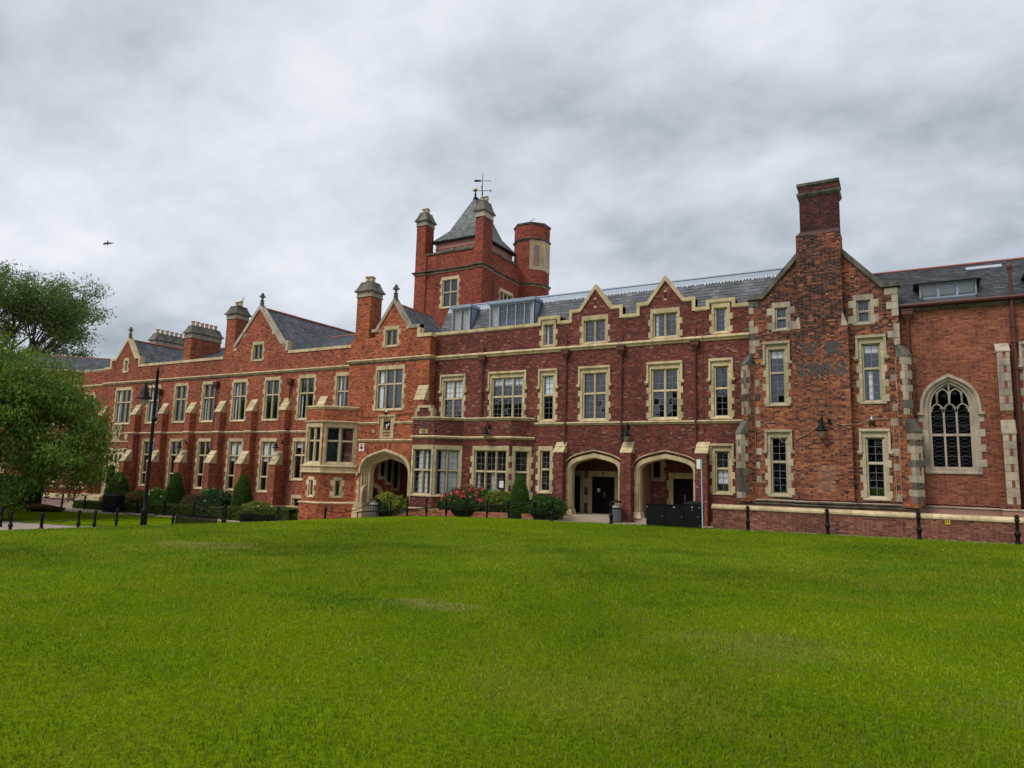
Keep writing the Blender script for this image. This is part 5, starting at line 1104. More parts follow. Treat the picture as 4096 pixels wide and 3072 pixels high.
# left lawn
nl = [(-66, 19.0), (-44.6, 20.7), (-39.55, 21.5), (-37.2, 23.6), (-34.8, 27.9)]; fl = [(-66, 25.5), (-57.3, 26.3), (-48.5, 28.25), (-42.7, 29.3), (-35.2, 29.3)]
def interp(P, n):
    P = np.array(P, float); d = np.r_[0, np.cumsum(np.linalg.norm(np.diff(P, axis=0), axis=1))]; t = np.linspace(0, d[-1], n); return np.stack([np.interp(t, d, P[:, 0]), np.interp(t, d, P[:, 1])], -1)
A_, B_ = interp(nl, 70), interp(fl, 70); tt = np.linspace(0, 1, 24)[:, None, None]; PP = A_[None]*(1-tt)+B_[None]*tt
grid_mesh('garden_lawn', PP[..., 0], PP[..., 1], .03, 'lawn_left')
# paving along the building
ys = np.linspace(30.2, 33.2, 8); XX, YY = np.meshgrid(np.arange(-34, 24.1, .6), ys); grid_mesh('pavement', XX, YY, .012, 'paving')
m = MB()
for i in range(34): x = -15.4+i*.62; m.add([(x, 30.42, G0(x, 30.42)+.018), (x+.606, 30.42, G0(x+.606, 30.42)+.018), (x+.606, 31.04, G0(x+.6, 31.04)+.018), (x, 31.04, G0(x, 31.04)+.018)], [(0, 1, 2, 3)])
o = m.build('paving_slabs', 'step', None); tag(o, kind='structure')
# grass blades, thick near the viewer and thinning away from him
def grass(n, name):
    r = 2+31*NR.random(n)**1.15; r = np.where((r > 20) & (NR.random(n) < (r-20)/14), 2+(r-2)*.55, r); a = np.radians(NR.uniform(-80, 44, n)); X, Yv = r*np.sin(a), r*np.cos(a)
    z = gz(X, Yv)+.03; h = (.022+.02*NR.random(n))*(1+r*.02); w = (.0022+.0018*NR.random(n))*(1+r*.09); yaw = NR.uniform(0, 6.283, n); le = NR.normal(0, .55, n); ld = NR.uniform(0, 6.283, n)
    B = np.stack([X, Yv, z], -1); s = np.stack([np.cos(yaw), np.sin(yaw), 0*yaw], -1)*w[:, None]
    T = B+np.stack([np.cos(ld)*le*h, np.sin(ld)*le*h, h], -1); V = np.stack([B-s, B+s, T], 1).reshape(-1, 3); F = np.arange(3*n).reshape(-1, 3)
    f1, f2, f3 = vnoise(X, Yv, .45, 1), vnoise(X, Yv, 1.7, 2), vnoise(X, Yv, 6.0, 3)
    c = np.array((.145, .225, .0035))*(NR.uniform(.5, 1.5, n)*(.56+.55*f1+.36*f2))[:, None]; c[:, 0] *= .82+.5*f2
    st = NR.random(n) < .04+.5*np.clip(f2*.55+f3*.45-.52, 0, 1)*1.6; c[st] = np.array((.24, .21, .045))*NR.uniform(.6, 1.25, (st.sum(), 1))
    dk = NR.random(n) < np.clip(.46-f1*.6-f3*.3, 0, 1)*1.6; c[dk] *= np.array((.5, .68, .8))
    for (cx, cy, rx, ry, cc, am) in PATCH:
        d = np.hypot((X-cx)/rx, (Yv-cy)/ry)+(vnoise(X, Yv, 2.6, 7)-.5)*2.2+(f3-.5)*1.6; k = (d < .75) & (NR.random(n) < am); c[k] = np.array(cc)*NR.uniform(.6, 1.3, (k.sum(), 1))
    o = color_mesh(name, V, F, c, 'leaf', None, 'stuff'); return tag(o, 'short mown green grass covering the big front lawn', 'grass')
grass(540000, 'grass')

# longer tufts where the mower misses: along the paving edge and round the cabinets
def edge_tufts(n):
    X = NR.uniform(-24, 9, n); Yv = 30.17+NR.normal(0, .05, n)+.06*np.sin(X*2.3); k = NR.random(n) < .22; X = np.where(k, NR.uniform(-10.3, -7.4, n), X); Yv = np.where(k, np.where(X < -9.25, 30.07, np.where(X < -8.35, 29.9, 29.75))-np.abs(NR.normal(0, .06, n)), Yv)
    h = NR.uniform(.03, .11, n); w = NR.uniform(.003, .007, n); B = np.stack([X, Yv, gz(X, Yv)+.02], -1); yaw = NR.uniform(0, 6.283, n); s = np.stack([np.cos(yaw), np.sin(yaw), 0*yaw], -1)*w[:, None]; T = B+np.stack([NR.normal(0, .5, n)*h, NR.normal(0, .5, n)*h, h], -1)
    return color_mesh('edge_grass', np.stack([B-s, B+s, T], 1).reshape(-1, 3), np.arange(3*n).reshape(-1, 3), np.array((.085, .15, .006))*NR.uniform(.4, 1.5, (n, 1)), 'leaf', None, 'stuff')
tag(edge_tufts(9000), 'longer grass tufts along the paved edge of the lawn', 'grass')
# ================================================================== PLANTS
def leaf_arrays(C, size, aspect, droop, cols, flat=0.0):
    n = len(C); d = NR.normal(0, 1, (n, 3)); d[:, 2] -= droop; d /= np.linalg.norm(d, axis=1)[:, None]; s = np.cross(d, NR.normal(0, 1, (n, 3))); s /= np.linalg.norm(s, axis=1)[:, None]+1e-9
    L_ = size*NR.uniform(.7, 1.3, (n, 1)); up = np.cross(s, d)
    V = np.stack([C-d*L_*.5, C+s*L_*aspect*.5+up*L_*.08, C+d*L_*.5, C-s*L_*aspect*.5+up*L_*.08], 1).reshape(-1, 3); return V, np.arange(4*n).reshape(-1, 4), cols
def vary(base, n, s=.25, alt=None, pa=.0):
    c = 1.4*np.array(base)*NR.uniform(1-s, 1+s, (n, 1))*NR.uniform(.92, 1.08, (n, 3))
    if alt is not None: k = NR.random(n) < pa; c[k] = np.array(alt)*NR.uniform(1-s, 1+s, (k.sum(), 1))
    return c
def lump(D, seed, k=3.0):
    rs = np.random.default_rng(seed); w = rs.normal(0, k, (6, 3)); p = rs.uniform(0, 6.28, 6); return sum(np.sin(D@w[i]+p[i]) for i in range(6))/6
M['core'] = plain('foliage_core', (.012, .022, .006), .95, .4, 9, spec=.05)  # dark solid added inside foliage to block the view through
def shrub(name, label, cat, x, y, rx, ry, h, n, size, base, alt=None, pa=0.0, aspect=.5, droop=.2, group=None, z0=None, lumpk=.35, flowers=None, top=1.0):
    z = G0(x, y) if z0 is None else z0; n = int(n*2.4); size *= 1.25; th = thing(name, label, cat, (x, y, z), group); seed = RN.randrange(9999)
    D = NR.normal(0, 1, (n, 3)); D /= np.linalg.norm(D, axis=1)[:, None]; D[:, 2] = np.abs(D[:, 2])*np.where(NR.random(n) < .25, -1, 1)
    R_ = (1+lumpk*1.25*lump(D, seed))*(1-np.abs(NR.normal(0, .10, n)))*np.where(NR.random(n) < .05, NR.uniform(1.03, 1.24, n), 1); C = np.stack([x+D[:, 0]*rx*R_, y+D[:, 1]*ry*R_, z+h*.48+D[:, 2]*h*.52*R_], -1); C[:, 2] = np.maximum(C[:, 2], z+.02)
    o = color_mesh('foliage', *leaf_arrays(C, size, aspect, droop, vary(base, n, .35, alt, pa)), 'leaf', th); o['kind'] = 'stuff'
    m = MB(); m.lathe((x, y, z), [(rx*.4, 0), (rx*.58, h*.25), (rx*.58, h*.45), (rx*.42, h*.62), (rx*.1, h*.72)], 10); m.build('inner_core', 'core', th)  # dark filler added behind the leaves
    if flowers:
        nf, fs, fc = flowers; D = NR.normal(0, 1, (nf, 3)); D[:, 1] = -np.abs(D[:, 1]); D[:, 2] = np.abs(D[:, 2])*.9+.1; D /= np.linalg.norm(D, axis=1)[:, None]; R_ = 1+lumpk*lump(D, seed)
        P = np.stack([x+D[:, 0]*rx*R_, y+D[:, 1]*ry*R_, z+h*.48+D[:, 2]*h*.54*R_], -1); k = 9
        C = np.repeat(P, k, 0)+NR.normal(0, fs*.45, (nf*k, 3)); o = color_mesh('blossom', *leaf_arrays(C, fs, .8, 0, vary(fc, nf*k, .25)), 'leaf', th); o['kind'] = 'stuff'
    return th
def topiary(label, x, y, r, h, z0=None):
    z = G0(x, y) if z0 is None else z0; th = thing('topiary_yew', label, 'topiary', (x, y, z), 'clipped cone shaped yews along the building'); n = 9000
    t = NR.random(n)**.75; rad = r*np.where(t < .25, .86+.14*np.sin(t/.25*1.57), np.cos((t-.25)/.75*1.45)**.8); a = NR.uniform(0, 6.283, n); rad = rad*(1+.03*np.sin(a*5+t*9)+.02*np.sin(a*11-t*17))-np.abs(NR.normal(0, .03, n))
    C = np.stack([x+rad*np.cos(a), y+rad*np.sin(a), z+t*h], -1); o = color_mesh('foliage', *leaf_arrays(C, .07, .35, -.6, vary((.045, .105, .014), n, .4, (.085, .16, .022), .25)), 'leaf', th); o['kind'] = 'stuff'
    tt = np.linspace(0, 1, 9); m = MB(); m.lathe((x, y, z), [(max(.02, .93*r*(1 if q < .25 else math.cos((q-.25)/.75*1.45)**.8)), q*h*.98) for q in tt], 12); m.build('inner_core', 'core', th)
topiary('tall clipped yew cone beside the left doorway', -53.2, 31.6, .98, 2.9); topiary('clipped yew cone behind the lamp post, second along the hedge', -45.9, 31.5, .72, 3.0)
topiary('clipped yew cone behind the second bench', -38.7, 31.5, .72, 3.0); topiary('clipped yew cone beside the red flowering rhododendron', -17.25, 31.2, .55, 2.25)
GRN = (.05, .10, .012)
shrub('dark_shrub', 'dark glossy shrub with pale blooms below the left yew cone', 'shrub', -51.8, 31.0, 1.5, .7, 1.5, 2600, .13, (.022, .045, .015), flowers=(7, .08, (.6, .5, .5)))
shrub('bronze_shrub', 'bronze and yellow shrub behind the lamp post', 'shrub', -49.7, 31.2, 1.3, .7, 1.5, 2600, .11, (.10, .105, .02), (.15, .07, .03), .35)
shrub('rose_bush', 'bright green rose bush with white flowers by the hedge', 'shrub', -47.7, 31.4, 1.4, .7, 1.7, 2800, .11, (.07, .15, .02), flowers=(9, .09, (.75, .72, .6)))
shrub('bronze_shrub', 'brownish twiggy shrub between two yew cones', 'shrub', -43.2, 31.3, 1.2, .7, 1.6, 2600, .10, (.085, .07, .035), (.14, .10, .04), .3)
shrub('dark_shrub', 'large dark green shrub left of the third yew cone', 'shrub', -40.9, 31.2, 1.5, .8, 1.9, 3200, .13, (.022, .05, .012), flowers=(6, .08, (.6, .5, .55)))
shrub('green_shrub', 'light green shrub peeping above the dark shrub', 'shrub', -42.3, 31.9, 1.0, .5, 1.95, 1600, .11, (.06, .15, .02))
shrub('euonymus', 'low yellow-edged shrub right of the third yew cone', 'shrub', -36.8, 31.0, 1.5, .6, 1.15, 2600, .09, (.11, .14, .02), (.25, .25, .07), .3, flowers=(4, .07, (.7, .65, .6)))
shrub('iris_clump', 'low spiky plants by the oriel foot', 'plant', -34.2, 31.2, 1.3, .5, .8, 1300, .22, (.06, .12, .02), aspect=.15, droop=-1.5)
shrub('yellow_shrub', 'arching yellow-green shrub in front of the gateway arch', 'shrub', -25.9, 31.3, 1.25, .6, 1.35, 3200, .09, (.16, .19, .02), (.30, .29, .05), .35, lumpk=.5)
shrub('dark_shrub', 'small dark shrub left of the rhododendron', 'shrub', -22.0, 31.55, .9, .45, 1.1, 1500, .12, (.025, .055, .012))
shrub('rhododendron', 'red flowering rhododendron in front of the bay window', 'shrub', -20.5, 31.3, 1.6, .6, 1.55, 3400, .17, (.045, .09, .02), aspect=.32, flowers=(40, .12, (.62, .07, .15)))
shrub('golden_shrub', 'golden green shrub between the rhododendron and the yew cone', 'shrub', -18.6, 31.45, 1.0, .55, 1.35, 2400, .09, (.13, .15, .02), (.09, .14, .02), .4)
shrub('pieris', 'pale cream-leaved shrub behind the golden shrub', 'shrub', -19.2, 31.8, .5, .25, 1.5, 700, .09, (.25, .3, .13))
shrub('green_shrub', 'loose dark green shrub right of the yew cone by the buttress', 'shrub', -15.9, 31.35, 1.3, .6, 1.15, 2800, .11, (.035, .075, .012))
shrub('dark_bush', 'large dark rounded bush at the left edge under the tree', 'shrub', -58.5, 26.8, 3.2, 1.6, 2.3, 5000, .17, (.02, .045, .012))
shrub('green_bush', 'bright green bush at the very left edge', 'shrub', -47.8, 19.9, .9, .8, 1.6, 2500, .1, (.06, .12, .015))
shrub('flower_bed', 'low bed of orange and red flowers before the dark bush', 'flowers', -54.3, 26.7, 2.8, .5, .45, 2600, .10, (.05, .07, .02), (.30, .07, .03), .4)
def hedge(label, pts, w, hts):
    P = interp(pts, 40); H = np.interp(np.linspace(0, 1, 40), np.linspace(0, 1, len(hts)), hts); th = thing('box_hedge', label, 'hedge', (P[20][0], P[20][1], G0(*P[20]))); n = 26000
    t = NR.random(n)*38.999; i = t.astype(int); f = (t-i)[:, None]; q = P[i]*(1-f)+P[i+1]*f; top = H[i]; base = gz(q[:, 0], q[:, 1]); sd = NR.random(n); nd = (P[i+1]-P[i]); nd = np.stack([nd[:, 1], -nd[:, 0]], -1); nd /= np.linalg.norm(nd, axis=1)[:, None]
    fr = NR.random(n) < .62; off = np.where(fr, w/2, NR.uniform(-w/2, w/2, n))+NR.normal(0, .035, n); z = np.where(fr, base+(top-base)*NR.random(n), top+NR.normal(0, .03, n)); C = np.stack([q[:, 0]+nd[:, 0]*off, q[:, 1]+nd[:, 1]*off, z], -1)
    o = color_mesh('foliage', *leaf_arrays(C, .09, .55, -.3, vary((.05, .085, .015), n, .4, (.12, .15, .025), .22)), 'leaf', th); o['kind'] = 'stuff'
    m = MB()
    for k in range(39):
        (x0, y0), (x1, y1) = P[k], P[k+1]; hw = w/2-.06; m.add([(x0, y0-hw, G0(x0, y0)-.05), (x1, y1-hw, G0(x1, y1)-.05), (x1, y1+hw, G0(x1, y1)-.05), (x0, y0+hw, G0(x0, y0)-.05), (x0, y0-hw, H[k]-.05), (x1, y1-hw, H[k+1]-.05), (x1, y1+hw, H[k+1]-.05), (x0, y0+hw, H[k]-.05)], [(4, 5, 6, 7), (0, 1, 5, 4), (2, 3, 7, 6)])
    m.build('inner_core', 'core', th)
hedge('long low clipped hedge beside the path below the left wing', [(-56.6, 30.6), (-48, 30.75), (-40, 30.85), (-33.1, 30.9)], .8, (-2.98, -2.85, -2.66, -2.5))

def limb(m, p, d, ln, r, depth, tips, spread, up):
    pts = [Vector(p)]; d = Vector(d).normalized(); k = 4
    for i in range(k):
        d = (d+Vector((RN.gauss(0, .12), RN.gauss(0, .12), RN.gauss(0, .08)+up))).normalized(); pts.append(pts[-1]+d*ln/k)
    m.tube(pts, r, 6 if r > .05 else 4, r*.55)
    if depth == 0: tips.append((pts[-1], d)); tips.append((pts[2], d)); return
    for i in range(RN.choice((2, 3, 3))):
        v = (d+Vector((RN.gauss(0, spread), RN.gauss(0, spread), RN.gauss(0, spread*.6)))).normalized(); limb(m, pts[-1-RN.choice((0, 0, 1))], v, ln*RN.uniform(.6, .85), r*.55, depth-1, tips, spread, up)
def tree(name, label, x, y, trunk_h, r, ln, depth, spread, up, nl, cl, size, base, alt, pa, droop, aspect, dirs, lean=(0, 0)):
    z = G0(x, y); th = thing(name, label, 'tree', (x, y, z)); m = MB(); tips = []; top = Vector((x+lean[0], y+lean[1], z+trunk_h))
    m.tube([(x, y, z-.3), (x, y, z+.15), (x+lean[0]*.5, y+lean[1]*.5, z+trunk_h*.5), top], r, 9, r*.75); t2 = MB()
    for d in dirs: limb(t2, top+Vector((0, 0, RN.uniform(-.15, .1)*trunk_h)), d, ln*RN.uniform(.85, 1.15), r*.5, depth, tips, spread, up)
    tr = m.build('trunk', 'bark', th, True); t2.build('limbs', 'bark', tr, True)
    T = np.array([t[0] for t in tips]); i = NR.integers(0, len(T), nl); off = NR.normal(0, cl, (nl, 3)); off[:, 2] = off[:, 2]*.6-np.abs(NR.normal(0, cl*.35*droop, nl)); C = T[i]+off; C[:, 2] = np.maximum(C[:, 2], z+.6)
    tone = NR.uniform(.65, 1.3, len(T))[i][:, None]
    o = color_mesh('crown', *leaf_arrays(C, size, aspect, droop, vary(base, nl, .3, alt, pa)*tone), 'leaf', th); o['kind'] = 'stuff'; return th
RN.seed(5)
dr = lambda n, e: [(math.cos(6.283*i/n+RN.uniform(-.3, .3)), math.sin(6.283*i/n+RN.uniform(-.3, .3)), e+RN.uniform(-.25, .35)) for i in range(n)]
tree('cherry_tree', 'leafy cherry tree with drooping branches at the left edge', -51.0, 21.2, 3.8, .28, 2.9, 3, .58, -.01, 90000, .48, .25, (.075, .14, .018), (.16, .23, .035), .35, 1.2, .36, dr(9, .6)+dr(6, 1.4)+dr(9, .05)+[(0, 0, 1), (.3, -.2, 1.2)])
tree('ash_tree', 'tall dark ash tree rising behind the far left roof', -87.5, 37.5, 12.6, .5, 5.2, 3, .5, .10, 42000, .62, .36, (.06, .11, .025), (.11, .16, .04), .3, .5, .33, dr(7, .7)+dr(6, 1.6)+[(0, 0, 1), (.2, -.1, 1)])

# unseen trees added across the lawn behind the viewer: they show only as dark shapes in the window panes
n = 75000; tx = NR.uniform(-150, 130, n); hgt = 14.6+2.2*np.sin(tx*.17)+1.6*np.sin(tx*.43+1)+.9*np.sin(tx*1.1); tz = -3+hgt*(1-NR.random(n)**2.2); C = np.stack([tx, -48+np.maximum(0, tx-30)*.55+NR.normal(0, 1.6, n), tz], -1)
o = color_mesh('treeline', *leaf_arrays(C, 1.1, .7, .1, vary((.03, .06, .015), n, .4)), 'leaf', None, 'stuff'); tag(o, 'dark leafy treeline mirrored in the window panes', 'trees')
# ================================================================== STREET FURNITURE
RN.seed(21)
def post_parts(th, h=1.03, x=0, y=0, z=0):
    k = h/1.03; m = MB()
    m.lathe((x, y, z), [(.09, -.15), (.09, .04), (.072, .07), (.068, .26), (.098, .30), (.108, .36), (.088, .41), (.062, .45), (.056, .78*k), (.08, .80*k), (.08, .84*k), (.06, .86*k), (.06, .92*k)], 10); a = m.build('shaft', 'black', th, True)
    m = MB(); m.lathe((x, y, z), [(.06, .92*k), (.095, .94*k), (.095, .965*k), (.045, .98*k), (.065, 1.0*k), (.04, 1.03*k)], 10); b = m.build('finial', 'black', th, True)
    m = MB()
    for s in (-1, 1): m.tube([(x+s*.04, y, z+.86*k), (x+s*.085, y, z+.885*k), (x+s*.12, y, z+.86*k), (x+s*.085, y, z+.835*k), (x+s*.04, y, z+.86*k)], .012, 5)
    c = m.build('chain_ring', 'black', th); return a, b, c
POST = None
def post(x, y, label, group='black chain posts around the lawns', z=None, h=1.03):
    global POST
    z = G0(x, y)+.03 if z is None else z
    if POST is None:
        t = thing('chain_post', label, 'post', (0, 0, 0), group); post_parts(t); POST = t; BASE.pop(t.name)
        for c in t.children: c.matrix_parent_inverse = Matrix.Identity(4)
    else:
        t = POST.copy(); COL.objects.link(t)
        for ch in POST.children: c = ch.copy(); COL.objects.link(c); c.parent = t
        t['label'] = label; t['group'] = group
    t.location = (x, y, z); t.rotation_euler = (RN.gauss(0, .012), RN.gauss(0, .012), RN.uniform(0, .6)); return (x, y, z)
P_ = {}
for k, (x, y, lb) in {'r1': (3.4, 30.1, 'black post at the right edge of the lawn below the buttress'), 'r2': (.43, 30.2, 'black post in front of the low wall left of the pointed window'), 'r3': (-2.7, 30.3, 'black post in front of the low wall below the chimney breast'), 'r4': (-5.75, 30.25, 'black post in front of the low wall at its left half'),
      'm1': (-11.75, 30.0, 'black post in front of the doorway letter R'), 'm2': (-14.75, 29.95, 'black post by the shrub left of the first archway'),
      'a1': (-30.4, 15.1, 'tall black post at the left edge of the big lawn'), 'b1': (-36.6, 19.9, 'black post by the gravel path next after the lawn corner'), 'b2': (-37.7, 22.5, 'black post on the garden lawn left of the lamp post'), 'b3': (-36.7, 25.2, 'black post beside the left end of the first bench'), 'b4': (-35.6, 27.7, 'black post between the two benches'),
      'b5': (-32.7, 29.3, 'black post at the right end of the second bench'), 'c1': (-33.9, 26.5, 'stout black post just right of the first bench'), 'c2': (-35.9, 20.3, 'stout black post left of the lamp post base'), 'c3': (-37.4, 17.2, 'stout black post near the left picture edge'), 'e1': (-41.5, 18.6, 'black post at the very left picture edge'), 'e2': (-45.4, 20.8, 'black post behind the stout post at the left edge'),
      'g1': (-27.7, 28.1, 'black post in front of the oriel foot left of the litter bin')}.items(): P_[k] = post(x, y, lb)
for i, x in enumerate((-61.2, -58.0, -54.8, -51.4, -48.1, -44.9, -41.7, -38.5)):
    P_['d%d' % i] = post(x, 30.1, ('black post before the left terrace wall', 'black post left of the stone steps', 'black post right of the stone steps', 'black post behind the black cabinet', 'black post at the hedge behind the lamp post', 'black post at the hedge below the second yew', 'black post at the hedge behind the first bench', 'black post at the hedge behind the gap between benches')[i])
def chain(a, b, label, sag=.32, h=.87):
    pa, pb = Vector(a)+Vector((0, 0, h)), Vector(b)+Vector((0, 0, h)); n = 26; pts = [pa.lerp(pb, t/n)-Vector((0, 0, sag*4*(t/n)*(1-t/n))) for t in range(n+1)]
    th = thing('chain', label, 'chain', tuple(pa.lerp(pb, .5)), 'chains slung between the posts'); m = MB()
    for i in range(n): m.tube([pts[i].lerp(pts[i+1], -.15), pts[i].lerp(pts[i+1], .5), pts[i].lerp(pts[i+1], 1.15)], .024 if i % 2 else .018, 4)
    m.build('links', 'black', th)
for a, b, lb in (('a1', 'b1', 'slack chain from the tall lawn corner post to the path post'), ('b1', 'b2', 'slack chain over the gravel path end on the garden lawn'), ('b2', 'b3', 'slack chain passing behind the lamp post'), ('b3', 'b4', 'slack chain behind the first bench'), ('c3', 'a1', 'low chain between the stout post and the tall corner post'), ('d0', 'd1', 'chain before the terrace wall at far left'), ('d1', 'd2', 'chain across the foot of the stone steps'), ('d2', 'd3', 'chain from the steps to the black cabinet'),
                 ('d3', 'd4', 'chain along the hedge from the cabinet'), ('d4', 'd5', 'chain along the hedge behind the lamp post'), ('d5', 'd6', 'chain along the hedge behind the first bench'), ('d6', 'd7', 'chain along the hedge between the benches'), ('g1', 'bin', 'chain from the oriel post to the litter bin')):
    if b == 'bin': P_['bin'] = (-26.0, 29.9, G0(-26.0, 29.9))
    chain(P_[a], P_[b], lb)
# ramp railing
th = thing('ramp_railing', 'black handrail on posts sloping up beside the flower bed', 'railing', (-20, 30.2, -2.4))
RX = [(-24.94, 30.3), (-23.68, 30.2), (-22.39, 30.2), (-21.11, 30.2), (-19.82, 30.2), (-18.56, 30.2), (-17.29, 30.2), (-15.82, 30.2)]
for x, y in RX:
    z = G0(x, y)
    m = MB(); H_ = -1.33-z if x > -24.5 else -1.66-z
    m.lathe((x, y, z), [(.07, -.1), (.07, .04), (.05, .08), (.05, .25), (.075, .30), (.075, .38), (.045, .43), (.043, H_-.14), (.065, H_-.12), (.065, H_-.08), (.045, H_-.06), (.06, H_-.03), (.03, H_)], 10); m.build('post', 'black', th, True)
m = MB(); m.tube([(-27.35, 30.25, -2.42), (-27.2, 30.15, -2.37), (-24.19, 30.12, -2.09), (-19.8, 30.12, -1.71), (-15.9, 30.12, -1.37), (-15.78, 30.15, -1.36), (-15.76, 30.3, -1.42)], .035, 8)
m.tube([(-27.2, 30.15, -2.37), (-27.2, 30.15, -2.9)], .03, 6); m.build('rail', 'black', th, True)
for k, (a, b) in enumerate(((0, 1),)):
    p, q_ = Vector((*RX[a], -1.8)), Vector((*RX[b], -1.5)); m = MB(); m.tube([p.lerp(q_, t/10)-Vector((0, 0, .9*(t/10)*(1-t/10))) for t in range(11)], .016, 5); m.build('chain', 'black', th)
# raised brick bed edging
th = thing('planter_wall', 'low orange brick edging of the raised flower bed', 'planter', (-20, 30.9, -2.4)); bf = Field(); fw = wallY(30.85)
tp = [(-24.9, -2.52), (-22.7, -2.14), (-16.15, -2.05)]
build_wall(th, bf, fw, [(-24.9, -2.9), (-16.15, -2.9), (-16.15, -2.05), (-22.7, -2.14), (-24.9, -2.5)], pal='planter', mortar='mortar_pale', thick=.24)
m_ = MB(); V_ = []
for i in range(112):
    x = -24.8+i*.0775; z = float(np.interp(x, [p[0] for p in tp], [p[1] for p in tp])); P4 = [(x, 30.83, z), (x+.07, 30.83, z), (x+.07, 31.06, z), (x, 31.06, z)]; V_ += P4+[(a, b, c+.11) for a, b, c in P4]
nb = len(V_)//8; qq = np.array([(4, 5, 6, 7), (0, 1, 5, 4), (1, 2, 6, 5), (2, 3, 7, 6), (3, 0, 4, 7)]); color_mesh('brick_on_edge', np.array(V_), (np.arange(nb)[:, None, None]*8+qq).reshape(-1, 4), np.repeat(pick('planter', nb), 5, 0), 'brick', th, 'stuff'); bf.build(th)
m = MB(); m.xbox(-24.8, -16.2, 31.05, 33.0, -2.9, -2.2); m.build('soil', 'bark', th)
# litter bins
def litter_bin(x, y, label, z=None):
    z = G0(x, y)+.012 if z is None else z; th = thing('litter_bin', label, 'bin', (x, y, z), 'slatted litter bins'); r = .25
    m = MB(); m.lathe((x, y, z), [(r*.9, 0), (r*.9, .72)], 14); m.build('liner', 'black', th)
    for i in range(16):
        a = 6.2832*i/16; c, s = math.cos(a), math.sin(a); f = Fr((x+c*r*.93, y+s*r*.93, z), (-s, c, 0), (0, 0, 1), (c, s, 0)); m = MB(); m.box(f, -.024, .024, .03, .66, 0, .022); m.build('slat', 'silver', th)
    m = MB(); m.lathe((x, y, z), [(r*1.02, .64), (r*1.04, .66), (r*1.04, .7), (r*1.0, .72)], 16); m.lathe((x, y, z), [(r*1.03, .0), (r*1.03, .04)], 16); m.build('hoop', 'black', th)
    m = MB(); m.lathe((x, y, z), [(r*.85, .7), (r*1.0, .72), (r*.97, .82), (r*.8, .84)], 14); m.build('bin_bag', 'grey_box', th)
    m = MB()
    for sx in (-1, 1): m.tube([(x+sx*r*.75, y, z+.68), (x+sx*r*.75, y, z+.98)], .018, 5)
    m.build('lid_stay', 'black', th)
    m = MB(); m.lathe((x, y, z), [(r*1.2, .96), (r*1.22, .985), (r*.9, 1.03), (r*.35, 1.07), (.02, 1.08)], 16); m.build('lid', 'black', th, True)
litter_bin(-26.35, 30.55, 'slatted litter bin beside the gateway arch', -2.62); litter_bin(-12.28, 32.0, 'slatted litter bin by the buttress between the two archways')
# service cabinets
def cabinet(x0, x1, y0, y1, h, label, roof, marks, grp='black service cabinets'):
    cx, cy = (x0+x1)/2, (y0+y1)/2; z = G0(cx, y0)+.03; th = thing('service_cabinet', label, 'cabinet', (cx, cy, z), grp); f = wallY(y0)
    m = MB(); m.xbox(x0+.02, x1-.02, y0+.02, y1-.02, z-.2, z+.08); m.build('plinth', 'black', th)
    m = MB(); m.xbox(x0, x1, y0, y1, z+.08, z+h); b = m.build('body', 'black', th)
    m = MB(); g = .02; m.box(f, x0+g, x1-g, z+.11, z+h-.04, 0, .018); d = m.build('door', 'black', th)
    m = MB(); m.tube([f.p(x1-.1, z+h*.5, .018), f.p(x1-.1, z+h*.5, .045)], .03, 8); m.build('lock', 'frame', d)
    m = MB()
    if roof: m.frust(x0-.03, x1+.03, y0-.04, y1+.03, z+h, x0+.12, x1-.12, y0+.12, y1-.12, z+h+.12)
    else: m.xbox(x0-.02, x1+.02, y0-.03, y1+.02, z+h, z+h+.025)
    m.build('lid', 'black', th)
    for (u, v, w_, hh) in marks: m = MB(); m.box(f, x0+u-w_/2, x0+u+w_/2, z+v-hh/2, z+v+hh/2, .018, .022); m.build('plate', 'white', d)
cabinet(-10.12, -9.27, 30.12, 30.55, .96, 'black service cabinet, left of the three by the arch', False, [(.05, .85, .03, .03)])
cabinet(-9.22, -8.36, 29.95, 30.4, .94, 'black scuffed service cabinet, middle of the three', False, [(.42, .87, .08, .022)])
cabinet(-8.32, -7.6, 29.8, 30.35, 1.02, 'black service cabinet with hipped lid beside the white pole', True, [(.36, .9, .055, .03), (.66, .9, .03, .02), (.66, .12, .025, .02), (.36, .78, .03, .02)])
cabinet(-51.1, -49.5, 29.35, 30.0, 1.15, 'large black cabinet on the left lawn before the hedge', True, [(.25, .95, .05, .04), (.55, .85, .05, .04)])
th = thing('sign_pole', 'slim galvanised pole with small white box beside the black cabinets', 'pole', (-7.5, 29.72, -2.05)); m = MB(); m.tube([(-7.5, 29.72, -2.1), (-7.53, 29.72, .86)], .032, 10); m.build('pole', 'silver', th, True)
m = MB(); m.xbox(-7.72, -7.56, 29.66, 29.78, .46, .86); m.build('box', 'white', th)
